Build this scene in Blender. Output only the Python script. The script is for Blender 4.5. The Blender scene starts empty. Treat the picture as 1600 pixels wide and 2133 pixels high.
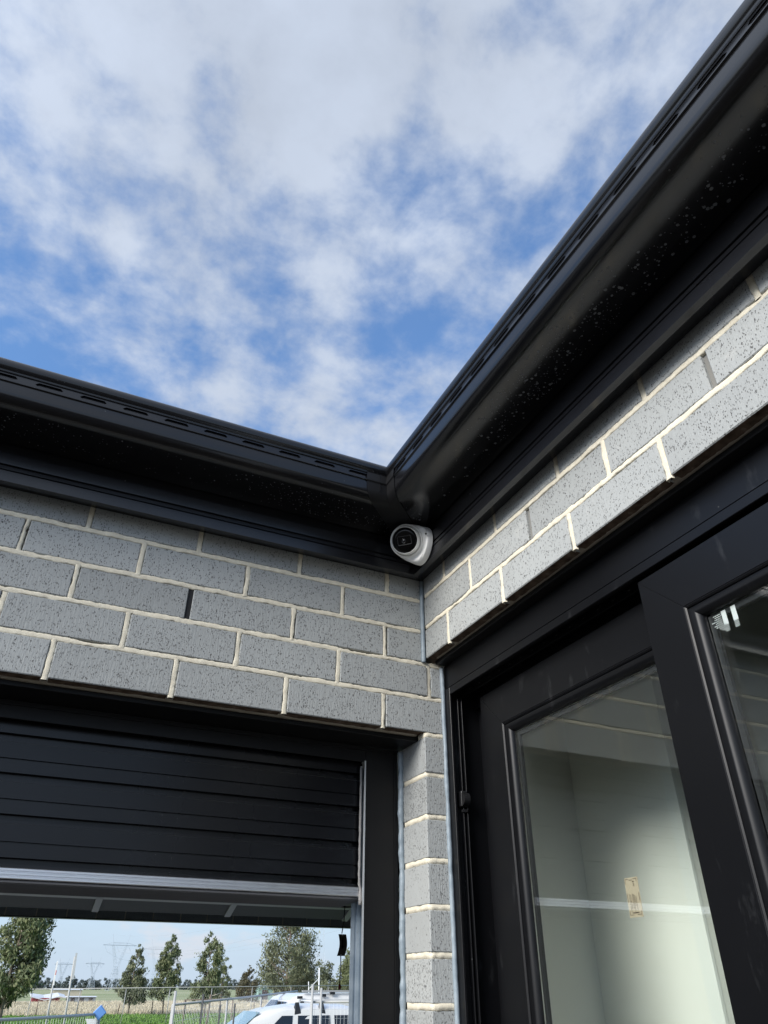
import bpy, bmesh, math, random
from mathutils import Vector, Matrix, noise
random.seed(7)
S = bpy.context.scene
COL = S.collection
PI = math.pi

# ------------------------------------------------------------------ camera
cam_d = bpy.data.cameras.new('camera')
cam_d.sensor_fit = 'HORIZONTAL'; cam_d.sensor_width = 36.0; cam_d.lens = 33.33
cam_d.clip_start = 0.02; cam_d.clip_end = 6000
cam = bpy.data.objects.new('camera', cam_d); COL.objects.link(cam)
YAW, PITCH, ROLL = 0.432867, 0.589856, 0.002356
fw = Vector((math.sin(YAW)*math.cos(PITCH), math.cos(YAW)*math.cos(PITCH), math.sin(PITCH)))
rt = Vector((math.cos(YAW), -math.sin(YAW), 0)); up = rt.cross(fw)
r2 = rt*math.cos(ROLL) + up*math.sin(ROLL); u2 = up*math.cos(ROLL) - rt*math.sin(ROLL)
cam.matrix_world = Matrix(((r2.x, u2.x, -fw.x, -0.791675), (r2.y, u2.y, -fw.y, -1.471198),
                           (r2.z, u2.z, -fw.z, 1.650605), (0, 0, 0, 1)))
S.camera = cam

# ------------------------------------------------------------------ light and sky
SUN_EL = math.radians(28); SUN_AZ = math.atan2(-0.925, -0.38)      # azimuth measured from +Y towards +X
sd = Vector((math.sin(SUN_AZ)*math.cos(SUN_EL), math.cos(SUN_AZ)*math.cos(SUN_EL), math.sin(SUN_EL)))
sun_d = bpy.data.lights.new('sun', 'SUN'); sun_d.energy = 3.25; sun_d.angle = math.radians(28); sun_d.color = (1, .955, .89)
sun = bpy.data.objects.new('sun', sun_d); COL.objects.link(sun)
sun.rotation_euler = sd.to_track_quat('Z', 'Y').to_euler()
W = bpy.data.worlds.new('World'); S.world = W; W.use_nodes = True
nt = W.node_tree; nt.nodes.clear()
def N(t, tree=None, **k):
    n = (tree or nt).nodes.new(t)
    for a, b in k.items(): setattr(n, a, b)
    return n
def L(a, b, tree=None): (tree or nt).links.new(a, b)
out = N('ShaderNodeOutputWorld'); bg = N('ShaderNodeBackground'); L(bg.outputs[0], out.inputs[0])
sky = N('ShaderNodeTexSky', sky_type='NISHITA', sun_disc=False, sun_elevation=SUN_EL, sun_rotation=SUN_AZ,
        air_density=1.0, dust_density=0.3, ozone_density=1.6)
tc = N('ShaderNodeTexCoord')
sep = N('ShaderNodeSeparateXYZ'); L(tc.outputs['Generated'], sep.inputs[0])
def M(op, a, b=None, c=None, clamp=False, tree=None):
    n = N('ShaderNodeMath', tree, operation=op, use_clamp=clamp)
    for i, v in enumerate((a, b, c)):
        if v is None: continue
        if isinstance(v, (int, float)): n.inputs[i].default_value = v
        else: L(v, n.inputs[i], tree)
    return n.outputs[0]
zc = M('ADD', M('MAXIMUM', sep.outputs[2], 0.0), 0.22)
cx = M('DIVIDE', sep.outputs[0], zc); cy = M('DIVIDE', sep.outputs[1], zc)
cmb = N('ShaderNodeCombineXYZ'); L(cx, cmb.inputs[0]); L(cy, cmb.inputs[1]); cmb.inputs[2].default_value = 3.1
def noise_n(scale, detail, rough, dist, vec, off=(0, 0, 0)):
    mp = N('ShaderNodeMapping'); mp.inputs['Location'].default_value = off; L(vec, mp.inputs[0])
    n = N('ShaderNodeTexNoise'); n.inputs['Scale'].default_value = scale; n.inputs['Detail'].default_value = detail
    n.inputs['Roughness'].default_value = rough; n.inputs['Distortion'].default_value = dist
    L(mp.outputs[0], n.inputs['Vector']); return n.outputs['Fac']
nA = noise_n(1.15, 3, .5, .0, cmb.outputs[0], (0.2, 0.9, 0))       # broad cloud banks
nB = noise_n(8.5, 7, .56, .12, cmb.outputs[0], (3.6, 19.1, 0))      # mottled altocumulus
nD = noise_n(24.0, 4, .55, .1, cmb.outputs[0], (2.2, 7.7, 0))
nC = noise_n(3.4, 5, .55, .10, cmb.outputs[0], (3.9, 15.1, 0))
cov = M('ADD', M('MULTIPLY', nA, 0.75), M('ADD', M('MULTIPLY', nB, 0.82), M('ADD', M('MULTIPLY', nD, .22), M('MULTIPLY', nC, 0.62))))
cov = M('ADD', M('ADD', cov, M('MULTIPLY', cx, -0.10)), M('MULTIPLY', cy, -0.05))                        # thinner cover towards the right
cov = M('ADD', cov, M('MULTIPLY', M('MINIMUM', sep.outputs[2], 1.0), 0.28))
mr = N('ShaderNodeMapRange', interpolation_type='SMOOTHSTEP'); L(cov, mr.inputs[0])
mr.inputs[1].default_value = 1.17; mr.inputs[2].default_value = 1.56; mr.inputs[3].default_value = 0.10; mr.inputs[4].default_value = .95
mr2 = N('ShaderNodeMapRange'); L(nC, mr2.inputs[0]); mr2.inputs[1].default_value = .3; mr2.inputs[2].default_value = .75
mr2.inputs[3].default_value = 1.0; mr2.inputs[4].default_value = .86
ccol = N('ShaderNodeMix', data_type='RGBA'); ccol.inputs[6].default_value = (0, 0, 0, 1)
ccol.inputs[7].default_value = (4.6, 5.15, 6.1, 1)
mr3 = N('ShaderNodeMapRange'); L(nB, mr3.inputs[0]); mr3.inputs[1].default_value = .36; mr3.inputs[2].default_value = .64; mr3.inputs[3].default_value = .87; mr3.inputs[4].default_value = 1.0
L(M('MULTIPLY', mr2.outputs[0], mr3.outputs[0]), ccol.inputs[0])
tint = N('ShaderNodeMix', data_type='RGBA', blend_type='MULTIPLY'); tint.inputs[0].default_value = 1.0
L(sky.outputs[0], tint.inputs[6]); tint.inputs[7].default_value = (.90, 1.46, 1.92, 1)
hz = N('ShaderNodeMapRange', interpolation_type='SMOOTHSTEP'); L(sep.outputs[2], hz.inputs[0])      # pale blue air low in the sky
hz.inputs[1].default_value = -.02; hz.inputs[2].default_value = .42; hz.inputs[3].default_value = 1.0; hz.inputs[4].default_value = 0.0
hmix = N('ShaderNodeMix', data_type='RGBA'); L(hz.outputs[0], hmix.inputs[0]); L(tint.outputs[2], hmix.inputs[6]); hmix.inputs[7].default_value = (4.0, 4.85, 5.85, 1)
# small cumulus low over the horizon
sc3 = N('ShaderNodeVectorMath', operation='MULTIPLY'); L(tc.outputs['Generated'], sc3.inputs[0]); sc3.inputs[1].default_value = (1, 1, 2.6)
nE = noise_n(11.0, 6, .55, .0, sc3.outputs[0], (1.7, .4, .3))
pu = N('ShaderNodeMapRange', interpolation_type='SMOOTHSTEP'); L(nE, pu.inputs[0]); pu.inputs[1].default_value = .53; pu.inputs[2].default_value = .66
b0 = N('ShaderNodeMapRange', interpolation_type='SMOOTHSTEP'); L(sep.outputs[2], b0.inputs[0]); b0.inputs[1].default_value = .004; b0.inputs[2].default_value = .025
b1 = N('ShaderNodeMapRange', interpolation_type='SMOOTHSTEP'); L(sep.outputs[2], b1.inputs[0]); b1.inputs[1].default_value = .05; b1.inputs[2].default_value = .13; b1.inputs[3].default_value = 1.0; b1.inputs[4].default_value = 0.0
puff = M('MULTIPLY', M('MULTIPLY', pu.outputs[0], .8), M('MULTIPLY', b0.outputs[0], b1.outputs[0]))
pmix = N('ShaderNodeMix', data_type='RGBA'); L(puff, pmix.inputs[0]); L(hmix.outputs[2], pmix.inputs[6]); pmix.inputs[7].default_value = (5.0, 5.3, 5.8, 1)
# cloud colour brightened around the veiled sun, added to light the house wall too
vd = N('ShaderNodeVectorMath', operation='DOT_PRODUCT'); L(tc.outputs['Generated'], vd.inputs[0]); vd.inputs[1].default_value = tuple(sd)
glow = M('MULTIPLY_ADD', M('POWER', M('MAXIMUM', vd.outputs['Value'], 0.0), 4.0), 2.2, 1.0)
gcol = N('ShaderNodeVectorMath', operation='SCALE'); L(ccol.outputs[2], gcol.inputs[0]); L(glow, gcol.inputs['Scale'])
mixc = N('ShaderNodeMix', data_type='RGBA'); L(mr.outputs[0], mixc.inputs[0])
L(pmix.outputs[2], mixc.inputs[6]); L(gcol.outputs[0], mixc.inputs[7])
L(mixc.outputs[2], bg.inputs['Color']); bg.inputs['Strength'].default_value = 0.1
S.view_settings.view_transform = 'Standard'; S.view_settings.look = 'None'
S.view_settings.exposure = 0.55; S.view_settings.gamma = 1.0; S.view_settings.use_curve_mapping = False
S.render.engine = 'CYCLES'
S.cycles.max_bounces = 10; S.cycles.transparent_max_bounces = 24; S.cycles.glossy_bounces = 6
S.cycles.use_denoising = True

# ------------------------------------------------------------------ materials
def mat(name, col, rough=.6, spec=.5, metal=0.0):
    m = bpy.data.materials.new(name); m.use_nodes = True
    b = m.node_tree.nodes['Principled BSDF']
    b.inputs['Base Color'].default_value = (*col, 1); b.inputs['Roughness'].default_value = rough
    b.inputs['Specular IOR Level'].default_value = spec; b.inputs['Metallic'].default_value = metal
    return m
class MT:
    """small helper to add nodes to a material"""
    def __init__(s, m):
        s.m = m; s.t = m.node_tree; s.b = s.t.nodes['Principled BSDF']
    def n(s, t, **k): return N(t, s.t, **k)
    def l(s, a, b): s.t.links.new(a, b)
    def coord(s, which='Object', scale=(1, 1, 1), rnd=False):
        tc = s.n('ShaderNodeTexCoord'); mp = s.n('ShaderNodeMapping'); mp.inputs['Scale'].default_value = scale
        v = tc.outputs[which]
        if rnd:
            oi = s.n('ShaderNodeObjectInfo'); ad = s.n('ShaderNodeVectorMath', operation='MULTIPLY_ADD')
            s.l(oi.outputs['Random'], ad.inputs[0]); ad.inputs[1].default_value = (37, 91, 53); s.l(v, ad.inputs[2]); v = ad.outputs[0]
        s.l(v, mp.inputs[0]); return mp.outputs[0]
    def noise(s, vec, scale, detail=4, rough=.55, dist=0):
        n = s.n('ShaderNodeTexNoise'); n.inputs['Scale'].default_value = scale; n.inputs['Detail'].default_value = detail
        n.inputs['Roughness'].default_value = rough; n.inputs['Distortion'].default_value = dist; s.l(vec, n.inputs['Vector']); return n.outputs['Fac']
    def ramp(s, fac, stops):
        r = s.n('ShaderNodeValToRGB'); e = r.color_ramp.elements
        while len(e) < len(stops): e.new(.5)
        for i, (p, c) in enumerate(stops):
            e[i].position = p; e[i].color = (*c, 1) if len(c) == 3 else c
        s.l(fac, r.inputs[0]); return r.outputs[0]
    def rng(s, fac, a, b, c, d):
        r = s.n('ShaderNodeMapRange'); s.l(fac, r.inputs[0])
        for i, v in enumerate((a, b, c, d)): r.inputs[i+1].default_value = v
        return r.outputs[0]
    def mix(s, fac, a, b, blend='MIX'):
        x = s.n('ShaderNodeMix', data_type='RGBA', blend_type=blend)
        for i, v in ((0, fac), (6, a), (7, b)):
            if isinstance(v, (int, float)): x.inputs[i].default_value = v
            elif isinstance(v, tuple): x.inputs[i].default_value = (*v, 1)
            else: s.l(v, x.inputs[i])
        return x.outputs[2]
    def bump(s, h, strength, dist):
        b = s.n('ShaderNodeBump'); b.inputs['Strength'].default_value = strength; b.inputs['Distance'].default_value = dist
        s.l(h, b.inputs['Height']); s.l(b.outputs[0], s.b.inputs['Normal'])

def brick_mat(name, base, pit):
    m = mat(name, base, .82, .25); t = MT(m)
    v = t.coord('Object', (1, 1, 1), True); vs = t.coord('Object', (1, 1, .62), True); vd = t.coord('Object', (1, 1, .16), True)
    oi = t.n('ShaderNodeObjectInfo')
    body = t.noise(v, 26, 5, .6)
    drag = t.noise(vd, 330, 3, .6)
    big = t.noise(v, 7, 2, .5)
    vor = t.n('ShaderNodeTexVoronoi', feature='F1'); vor.inputs['Scale'].default_value = 300; vor.inputs['Randomness'].default_value = 1
    wv = t.n('ShaderNodeVectorMath', operation='MULTIPLY_ADD'); nz = t.n('ShaderNodeTexNoise'); nz.inputs['Scale'].default_value = 220
    t.l(vs, nz.inputs['Vector']); t.l(nz.outputs['Color'], wv.inputs[0]); wv.inputs[1].default_value = (.006, .006, .006); t.l(vs, wv.inputs[2])
    t.l(wv.outputs[0], vor.inputs['Vector'])
    pick = t.n('ShaderNodeSeparateColor'); t.l(vor.outputs['Color'], pick.inputs[0])
    dens = t.rng(body, .35, .65, .42, .12)                       # share of cells that hold a pit varies over the brick
    has = M('GREATER_THAN', dens, pick.outputs[0], tree=t.t)
    size = t.rng(pick.outputs[1], 0, 1, .13, .40)
    hole = M('MULTIPLY', has, M('LESS_THAN', vor.outputs['Distance'], size, tree=t.t), tree=t.t)
    # finer drag pits between the larger ones
    vf = t.coord('Object', (1, 1, .42), True); v2 = t.n('ShaderNodeTexVoronoi', feature='F1'); v2.inputs['Scale'].default_value = 520
    t.l(vf, v2.inputs['Vector']); p2 = t.n('ShaderNodeSeparateColor'); t.l(v2.outputs['Color'], p2.inputs[0])
    d2 = t.rng(t.noise(v, 48, 4, .65), .38, .66, .05, .42)
    fine = M('MULTIPLY', M('GREATER_THAN', d2, p2.outputs[0], tree=t.t), M('LESS_THAN', v2.outputs['Distance'], .42, tree=t.t), tree=t.t)
    hole = M('MAXIMUM', hole, M('MULTIPLY', fine, .72, tree=t.t), tree=t.t)
    col = t.ramp(t.rng(oi.outputs['Random'], 0, 1, 0, 1), [(0, tuple(c*.82 for c in base)), (1, tuple(min(1, c*1.15) for c in base))])
    col = t.mix(t.rng(drag, .3, .7, 0, .30), col, tuple(c*1.25 for c in base))
    col = t.mix(t.rng(big, .35, .7, 0, .22), col, tuple(c*.80 for c in base))
    sm_ = t.noise(v, 13, 6, .68)
    col = t.mix(t.rng(sm_, .62, .74, 0, .38), col, (.56, .545, .51))
    gr = t.noise(v, 700, 2, .5)
    col = t.mix(t.rng(gr, .35, .65, 0, .28), col, tuple(c*.62 for c in base))
    fl = t.noise(v, 420, 2, .5)
    col = t.mix(t.rng(fl, .70, .78, 0, .5), col, (.55, .55, .53))
    col = t.mix(M('MULTIPLY', hole, .85, tree=t.t), col, pit)
    t.l(col, t.b.inputs['Base Color'])
    h = M('ADD', M('MULTIPLY', drag, .5, tree=t.t), M('MULTIPLY', body, .35, tree=t.t), tree=t.t)
    h = M('SUBTRACT', h, M('MULTIPLY', hole, 1.3, tree=t.t), tree=t.t)
    t.bump(h, .8, .0024)
    return m
BRICK = brick_mat('grey_brick', (.372, .383, .374), (.075, .072, .070))
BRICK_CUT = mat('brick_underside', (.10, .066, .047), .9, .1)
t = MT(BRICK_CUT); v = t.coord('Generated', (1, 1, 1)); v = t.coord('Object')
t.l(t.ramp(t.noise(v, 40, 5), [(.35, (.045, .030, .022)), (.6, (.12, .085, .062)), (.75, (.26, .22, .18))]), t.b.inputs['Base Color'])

MORTAR = mat('cream_mortar', (.66, .60, .47), .9, .15)
t = MT(MORTAR); v = t.coord('Object')
c = t.mix(t.rng(t.noise(v, 60, 6, .65), .35, .7, 0, 1), (.66, .60, .475), (.82, .76, .61))
c = t.mix(t.rng(t.noise(v, 900, 2, .5), .60, .72, 0, .55), c, (.34, .30, .24))
t.l(c, t.b.inputs['Base Color']); t.bump(t.noise(v, 420, 5, .7), .7, .0015)
MORTAR_BACK = mat('shadow_mortar', (.17, .145, .12), .95, .1)  # darker mortar, the shadow in the joint gaps put into the colour
t = MT(MORTAR_BACK); t.bump(t.noise(t.coord('Object'), 300, 5), .8, .003)

def black_metal(name, base, rough, speck=.12, wav=.0, spec=.5, smudge=0):
    m = mat(name, base, rough, spec); t = MT(m); v = t.coord('Object')
    n1 = t.noise(v, 3.5, 3, .5)
    t.l(t.rng(n1, .3, .7, rough*.86, rough*1.18), t.b.inputs['Roughness'])
    vo = t.n('ShaderNodeTexVoronoi', feature='F1'); vo.inputs['Scale'].default_value = 95; t.l(v, vo.inputs['Vector'])
    pc = t.n('ShaderNodeSeparateColor'); t.l(vo.outputs['Color'], pc.inputs[0])
    clump = t.rng(t.noise(v, 5, 3), .5, .72, 0, .11)
    sp = M('MULTIPLY', M('LESS_THAN', pc.outputs[0], clump, tree=t.t), M('LESS_THAN', vo.outputs['Distance'], .13, tree=t.t), tree=t.t)
    t.l(t.mix(M('MULTIPLY', sp, speck, tree=t.t), base, (.5, .5, .48)), t.b.inputs['Base Color'])
    if smudge:
        vs = t.coord('Object', (1, 1, .35)); sg = t.rng(t.noise(vs, 17, 6, .7), .60, .74, 0, smudge)
        pc_ = t.b.inputs['Base Color'].links[0].from_socket
        t.l(t.mix(sg, pc_, (.30, .31, .32)), t.b.inputs['Base Color'])
    t.bump(t.noise(v, 2.2, 2), .25, .004 if wav == 0 else wav)
    return m
GUTTER = black_metal('dark_satin_gutter_steel', (.0075, .0077, .0090), .17, .12, spec=.48)
FASCIA = black_metal('dark_satin_fascia_steel', (.0085, .0087, .0105), .24, .2, spec=.6)
FRAME = black_metal('black_powder_coated_aluminium', (.0045, .0047, .0056), .36, .14, spec=.25, smudge=.07)
STEEL = black_metal('black_painted_steel', (.0045, .0045, .005), .45, .06, spec=.3)
SLAT = black_metal('dark_roller_curtain_steel', (.004, .0042, .0055), .27, .2, spec=.40)
ROOFM = mat('unseen_dark_roof_sheet', (.02, .021, .024), .4)
DARK = mat('dark_void_lining', (.01, .01, .011), .8)
ALU = mat('milled_aluminium', (.72, .73, .75), .34, .5, 1.0)
t = MT(ALU); t.l(t.rng(t.noise(t.coord('Object', (1.5, 40, 60)), 30, 4), .3, .7, .28, .5), t.b.inputs['Roughness'])
GALV = mat('galvanised_steel', (.40, .46, .52), .5, .5, .55)
t = MT(GALV); v = t.coord('Object')
t.l(t.mix(t.rng(t.noise(v, 30, 4), .35, .65, 0, 1), (.33, .39, .45), (.47, .53, .58)), t.b.inputs['Base Color'])
GALVB = mat('bright_galvanised_edge', (.72, .74, .75), .38, .5, .7)
RUBBER = mat('dark_grey_rubber', (.10, .10, .105), .6, .4)
FELT = mat('grey_brush_felt', (.35, .34, .33), .95, .1)
t = MT(FELT); t.bump(t.noise(t.coord('Object'), 500, 3), 1, .004)
SEALANT = mat('pale_blue_grey_sealant', (.33, .405, .455), .48, .5)
t = MT(SEALANT); v = t.coord('Object')
t.l(t.mix(t.rng(t.noise(v, 35, 3), .35, .7, 0, 1), (.19, .235, .27), (.28, .33, .365)), t.b.inputs['Base Color'])
WHITEP = mat('white_moulded_plastic', (.78, .78, .76), .38, .5)
BLKGL = mat('black_gloss_plastic', (.002, .002, .0022), .12, .22)
CHAR = mat('charcoal_plastic', (.012, .012, .013), .4, .4)
LENS = mat('lens_glass', (.004, .004, .006), .04, .8)
PLASTER = mat('white_painted_plasterboard', (.88, .875, .83), .7, .3)
t = MT(PLASTER); t.bump(t.noise(t.coord('Object'), 260, 3), .12, .001)
TRIM = mat('white_gloss_trim', (.88, .89, .86), .35, .5)
ROOMD = mat('room_gloom_lining', (.05, .05, .048), .9, .2)  # near black, the dark of the unlit room put into the colour
FLOORD = mat('dark_floor_covering', (.06, .055, .05), .7, .3)
GARAGE = mat('garage_plasterboard', (.32, .31, .29), .85, .2)
SOIL = mat('bare_soil', (.050, .045, .039), .95, .1)
CONC = mat('concrete', (.28, .27, .255), .85, .25)
t = MT(CONC); v = t.coord('Object')
t.l(t.mix(t.rng(t.noise(v, 2.3, 8, .6), .3, .7, 0, 1), (.22, .212, .20), (.33, .32, .30)), t.b.inputs['Base Color'])
t.bump(t.noise(v, 60, 5), .4, .003)
PANELG = mat('grey_door_panel_back', (.15, .145, .13), .6, .4)
STILE = mat('pale_zinc_door_stile', (.62, .60, .55), .5, .5, .2)
KRAFT = mat('kraft_paper_label', (.50, .41, .31), .85, .2)
INK = mat('dark_brown_ink', (.07, .05, .035), .8, .2)
WHITEL = mat('white_print', (.60, .63, .63), .6, .2)
REDPL = mat('red_plastic', (.22, .012, .02), .4, .5)
CARDG = mat('dark_grey_tag_card', (.085, .08, .07), .7, .3)
INKBLK = mat('black_ink', (.006, .006, .006), .7, .2)
DROP = mat('dried_water_spots', (.095, .10, .108), .32, .5)

def glass_mat(name, tint):
    m = bpy.data.materials.new(name); m.use_nodes = True; tr = m.node_tree; tr.nodes.clear()
    o = N('ShaderNodeOutputMaterial', tr); mx = N('ShaderNodeMixShader', tr); tp = N('ShaderNodeBsdfTransparent', tr); gl = N('ShaderNodeBsdfGlossy', tr)
    tp.inputs[0].default_value = (*tint, 1); gl.inputs[0].default_value = (1, 1, 1, 1); gl.inputs['Roughness'].default_value = .004
    lw = N('ShaderNodeLayerWeight', tr); lw.inputs[0].default_value = .5
    f5 = M('POWER', lw.outputs['Facing'], 5.0, tree=tr); fr = M('MULTIPLY_ADD', f5, .955, .044, tree=tr)
    L(fr, mx.inputs[0], tr); L(tp.outputs[0], mx.inputs[1], tr); L(gl.outputs[0], mx.inputs[2], tr); L(mx.outputs[0], o.inputs[0], tr)
    return m
GLASS = glass_mat('window_glass', (.972, .985, .974))
CARGL = mat('tinted_car_glass', (.012, .014, .016), .06, .6)
SCREEN = mat('windscreen_glass', (.20, .29, .31), .08, .6)

# ------------------------------------------------------------------ mesh helpers
def link(o, parent=None):
    COL.objects.link(o)
    if parent is not None: o.parent = parent
    return o
def mesh_obj(name, verts, faces, m, parent=None, smooth=False):
    me = bpy.data.meshes.new(name); me.from_pydata([tuple(v) for v in verts], [], faces); me.update()
    for mm in (m if isinstance(m, (list, tuple)) else [m]): me.materials.append(mm)
    if smooth:
        for p in me.polygons: p.use_smooth = True
    return link(bpy.data.objects.new(name, me), parent)
def bm_obj(name, bm, m, parent=None, smooth=False):
    me = bpy.data.meshes.new(name); bmesh.ops.recalc_face_normals(bm, faces=bm.faces); bm.to_mesh(me); bm.free()
    for mm in (m if isinstance(m, (list, tuple)) else [m]): me.materials.append(mm)
    if smooth:
        for p in me.polygons: p.use_smooth = True
    return link(bpy.data.objects.new(name, me), parent)
def add_box(bm, a, b, bevel=0.0, seg=1):
    x0, y0, z0 = a; x1, y1, z1 = b
    r = bmesh.ops.create_cube(bm, size=1.0)
    for v in r['verts']:
        v.co = Vector(((x0+x1)/2 + v.co.x*(x1-x0), (y0+y1)/2 + v.co.y*(y1-y0), (z0+z1)/2 + v.co.z*(z1-z0)))
    if bevel > 0:
        es = list({e for v in r['verts'] for e in v.link_edges})
        bmesh.ops.bevel(bm, geom=es, offset=bevel, segments=seg, affect='EDGES')
def box(name, a, b, m, parent=None, bevel=0.0, seg=1):
    bm = bmesh.new(); add_box(bm, a, b, bevel, seg); return bm_obj(name, bm, m, parent)
def add_tube(bm, pts, radii, n=8, cap=True):
    pts = [Vector(p) for p in pts]
    if isinstance(radii, (int, float)): radii = [radii]*len(pts)
    rings = []
    for i, p in enumerate(pts):
        d = (pts[min(i+1, len(pts)-1)] - pts[max(i-1, 0)]).normalized()
        a = d.orthogonal().normalized() if abs(d.z) > .9 else d.cross(Vector((0, 0, 1))).normalized()
        b = d.cross(a)
        rings.append([bm.verts.new(p + (a*math.cos(2*PI*k/n) + b*math.sin(2*PI*k/n))*radii[i]) for k in range(n)])
    for i in range(len(rings)-1):
        for k in range(n):
            bm.faces.new((rings[i][k], rings[i][(k+1) % n], rings[i+1][(k+1) % n], rings[i+1][k]))
    if cap:
        bm.faces.new(rings[0][::-1]); bm.faces.new(rings[-1])
def tube(name, pts, radii, m, parent=None, n=8):
    bm = bmesh.new(); add_tube(bm, pts, radii, n); return bm_obj(name, bm, m, parent, True)
def lathe(bm, prof, axis_o, axis_d, n=40):
    """prof: list of (radius, distance along axis)"""
    d = Vector(axis_d).normalized(); a = d.orthogonal().normalized(); b = d.cross(a); o = Vector(axis_o)
    rings = []
    for r, h in prof:
        if r < 1e-6: rings.append([bm.verts.new(o + d*h)])
        else: rings.append([bm.verts.new(o + d*h + (a*math.cos(2*PI*k/n) + b*math.sin(2*PI*k/n))*r) for k in range(n)])
    for i in range(len(rings)-1):
        A, B = rings[i], rings[i+1]
        for k in range(n):
            q = [A[k % len(A)], A[(k+1) % len(A)], B[(k+1) % len(B)], B[k % len(B)]]
            q = list(dict.fromkeys(q))
            if len(q) > 2:
                try: bm.faces.new(q)
                except ValueError: pass
def empty(name, loc=(0, 0, 0)):
    o = bpy.data.objects.new(name, None); o.location = loc; o.empty_display_size = .2; COL.objects.link(o); return o
def tag(o, label=None, cat=None, group=None, kind=None):
    if label: o['label'] = label
    if cat: o['category'] = cat
    if group: o['group'] = group
    if kind: o['kind'] = kind
    return o
def thing(name, label, cat, group=None, loc=(0, 0, 0)): return tag(empty(name, loc), label, cat, group)
def copy_tree(o, parent=None):
    c = o.copy(); COL.objects.link(c); c.parent = parent
    for ch in list(o.children): copy_tree(ch, c)
    return c
def nz(x, y=0.0, z=0.0): return noise.noise(Vector((x, y, z)))

# ================================================================== BRICK WALLS
# corner of the two walls is the vertical line x = 0, y = 0. Wall over the garage: plane y = 0, x < 0. House wall: plane x = 0, y < 0
BRICK_CACHE = {}
def brick(w, h, d, parent, loc, rotz=0.0, under=False):
    key = (round(w, 3), round(h, 3), round(d, 3), under)
    me = BRICK_CACHE.get(key)
    if me is None:
        bm = bmesh.new(); add_box(bm, (0, 0, 0), (w, d, h), .0018, 1)
        me = bpy.data.meshes.new('brick'); bmesh.ops.recalc_face_normals(bm, faces=bm.faces); bm.to_mesh(me); bm.free()
        me.materials.append(BRICK); me.materials.append(BRICK_CUT)
        if under:
            for p in me.polygons:
                if p.normal.z < -.9: p.material_index = 1
        BRICK_CACHE[key] = me
    o = bpy.data.objects.new('brick', me); o.location = loc; o.rotation_euler = (random.gauss(0, .0012), random.gauss(0, .0012), rotz + random.gauss(0, .0012)); link(o, parent)
    return o

class Mort:
    """mortar strips in a wall plane: u along the wall, z up, depth d into the wall"""
    def __init__(s, fn): s.V = []; s.F = []; s.fn = fn
    def strip(s, p0, p1, half, seed, vertical=False, step=.004, dip=.24):
        ln = math.dist(p0, p1); n = max(2, int(ln/step)); base = len(s.V)
        for i in range(n+1):
            f = i/n; u = p0[0]+(p1[0]-p0[0])*f; z = p0[1]+(p1[1]-p0[1])*f
            q = f*ln
            wob = .0010*nz(q*14, seed, 1)+.0005*nz(q*90, seed, 4)
            ja = .0018*nz(q*45, seed, 7)+.0018*nz(q*150, seed, 2); jb = .0020*nz(q*38, seed, 9)+.0022*nz(q*140, seed, 5)
            gap = max(0, nz(q*9, seed, 3)-dip)*.009
            lo = -half+ja+wob; hi = half+jb+wob-gap
            dd = .0004+.0018*nz(q*26, seed, 8)
            for a, dep in ((lo-.0002, .007), (lo+.0006, dd+.0006), (lo+.003, dd), (hi-.003, dd), (hi-.0006, dd+.0008), (hi+.0002, .009)):
                s.V.append(s.fn(u+(a if vertical else 0), z+(0 if vertical else a), dep))
        for i in range(n):
            for k in range(5):
                a = base+i*6+k; s.F.append((a, a+1, a+7, a+6))
    def build(s, name, parent):
        o = mesh_obj(name, s.V, s.F, MORTAR, parent, True); return o

wallA = thing('garage_wall', 'grey brick wall with cream mortar above the half open roller door', 'brick wall')
fnA = lambda u, z, d: (u, d, z)
JA = [2.572, 2.486, 2.400, 2.3145, 2.229, 2.1415]
perpA = {0: [-.829, -.5845, -.339, -.103], 1: [-.9465, -.7055, -.4645, -.2225], 2: [-.827, -.586, -.3435, -.1065],
         3: [-.946, -.706, -.467, -.2285, .010], 4: [-.833, -.591, -.349, -.111]}
XEND = [-.0065, -.0065, -.0065, .045, .045]
XL = -3.6
mA = Mort(fnA)
for r in range(5):
    zt, zb = JA[r]-.0058, JA[r+1]+.0058
    ps = list(perpA[r]); x = ps[0]-.240
    while x > XL: ps.insert(0, x); x -= .240
    edges = [XL] + [q for q in ps] + [XEND[r]+.005]
    for i in range(len(edges)-1):
        a, b = edges[i]+.0058, edges[i+1]-.0058
        if b-a < .01: continue
        brick(b-a, zt-zb, .11, wallA, (a, random.gauss(0, .0006), zb), 0, r == 4)
    for i, q in enumerate(ps):
        if r == 2 and abs(q+.586) < .01: continue            # open weep hole
        mA.strip((q, zb-.004), (q+random.gauss(0, .0008), zt+.004), .0060, q*31+r, True)
    if r < 4: mA.strip((XL, JA[r+1]), (XEND[min(r+1, 4)]-.001 if r > 1 else -.009, JA[r+1]), .0061, r*17.3, False)
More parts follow.
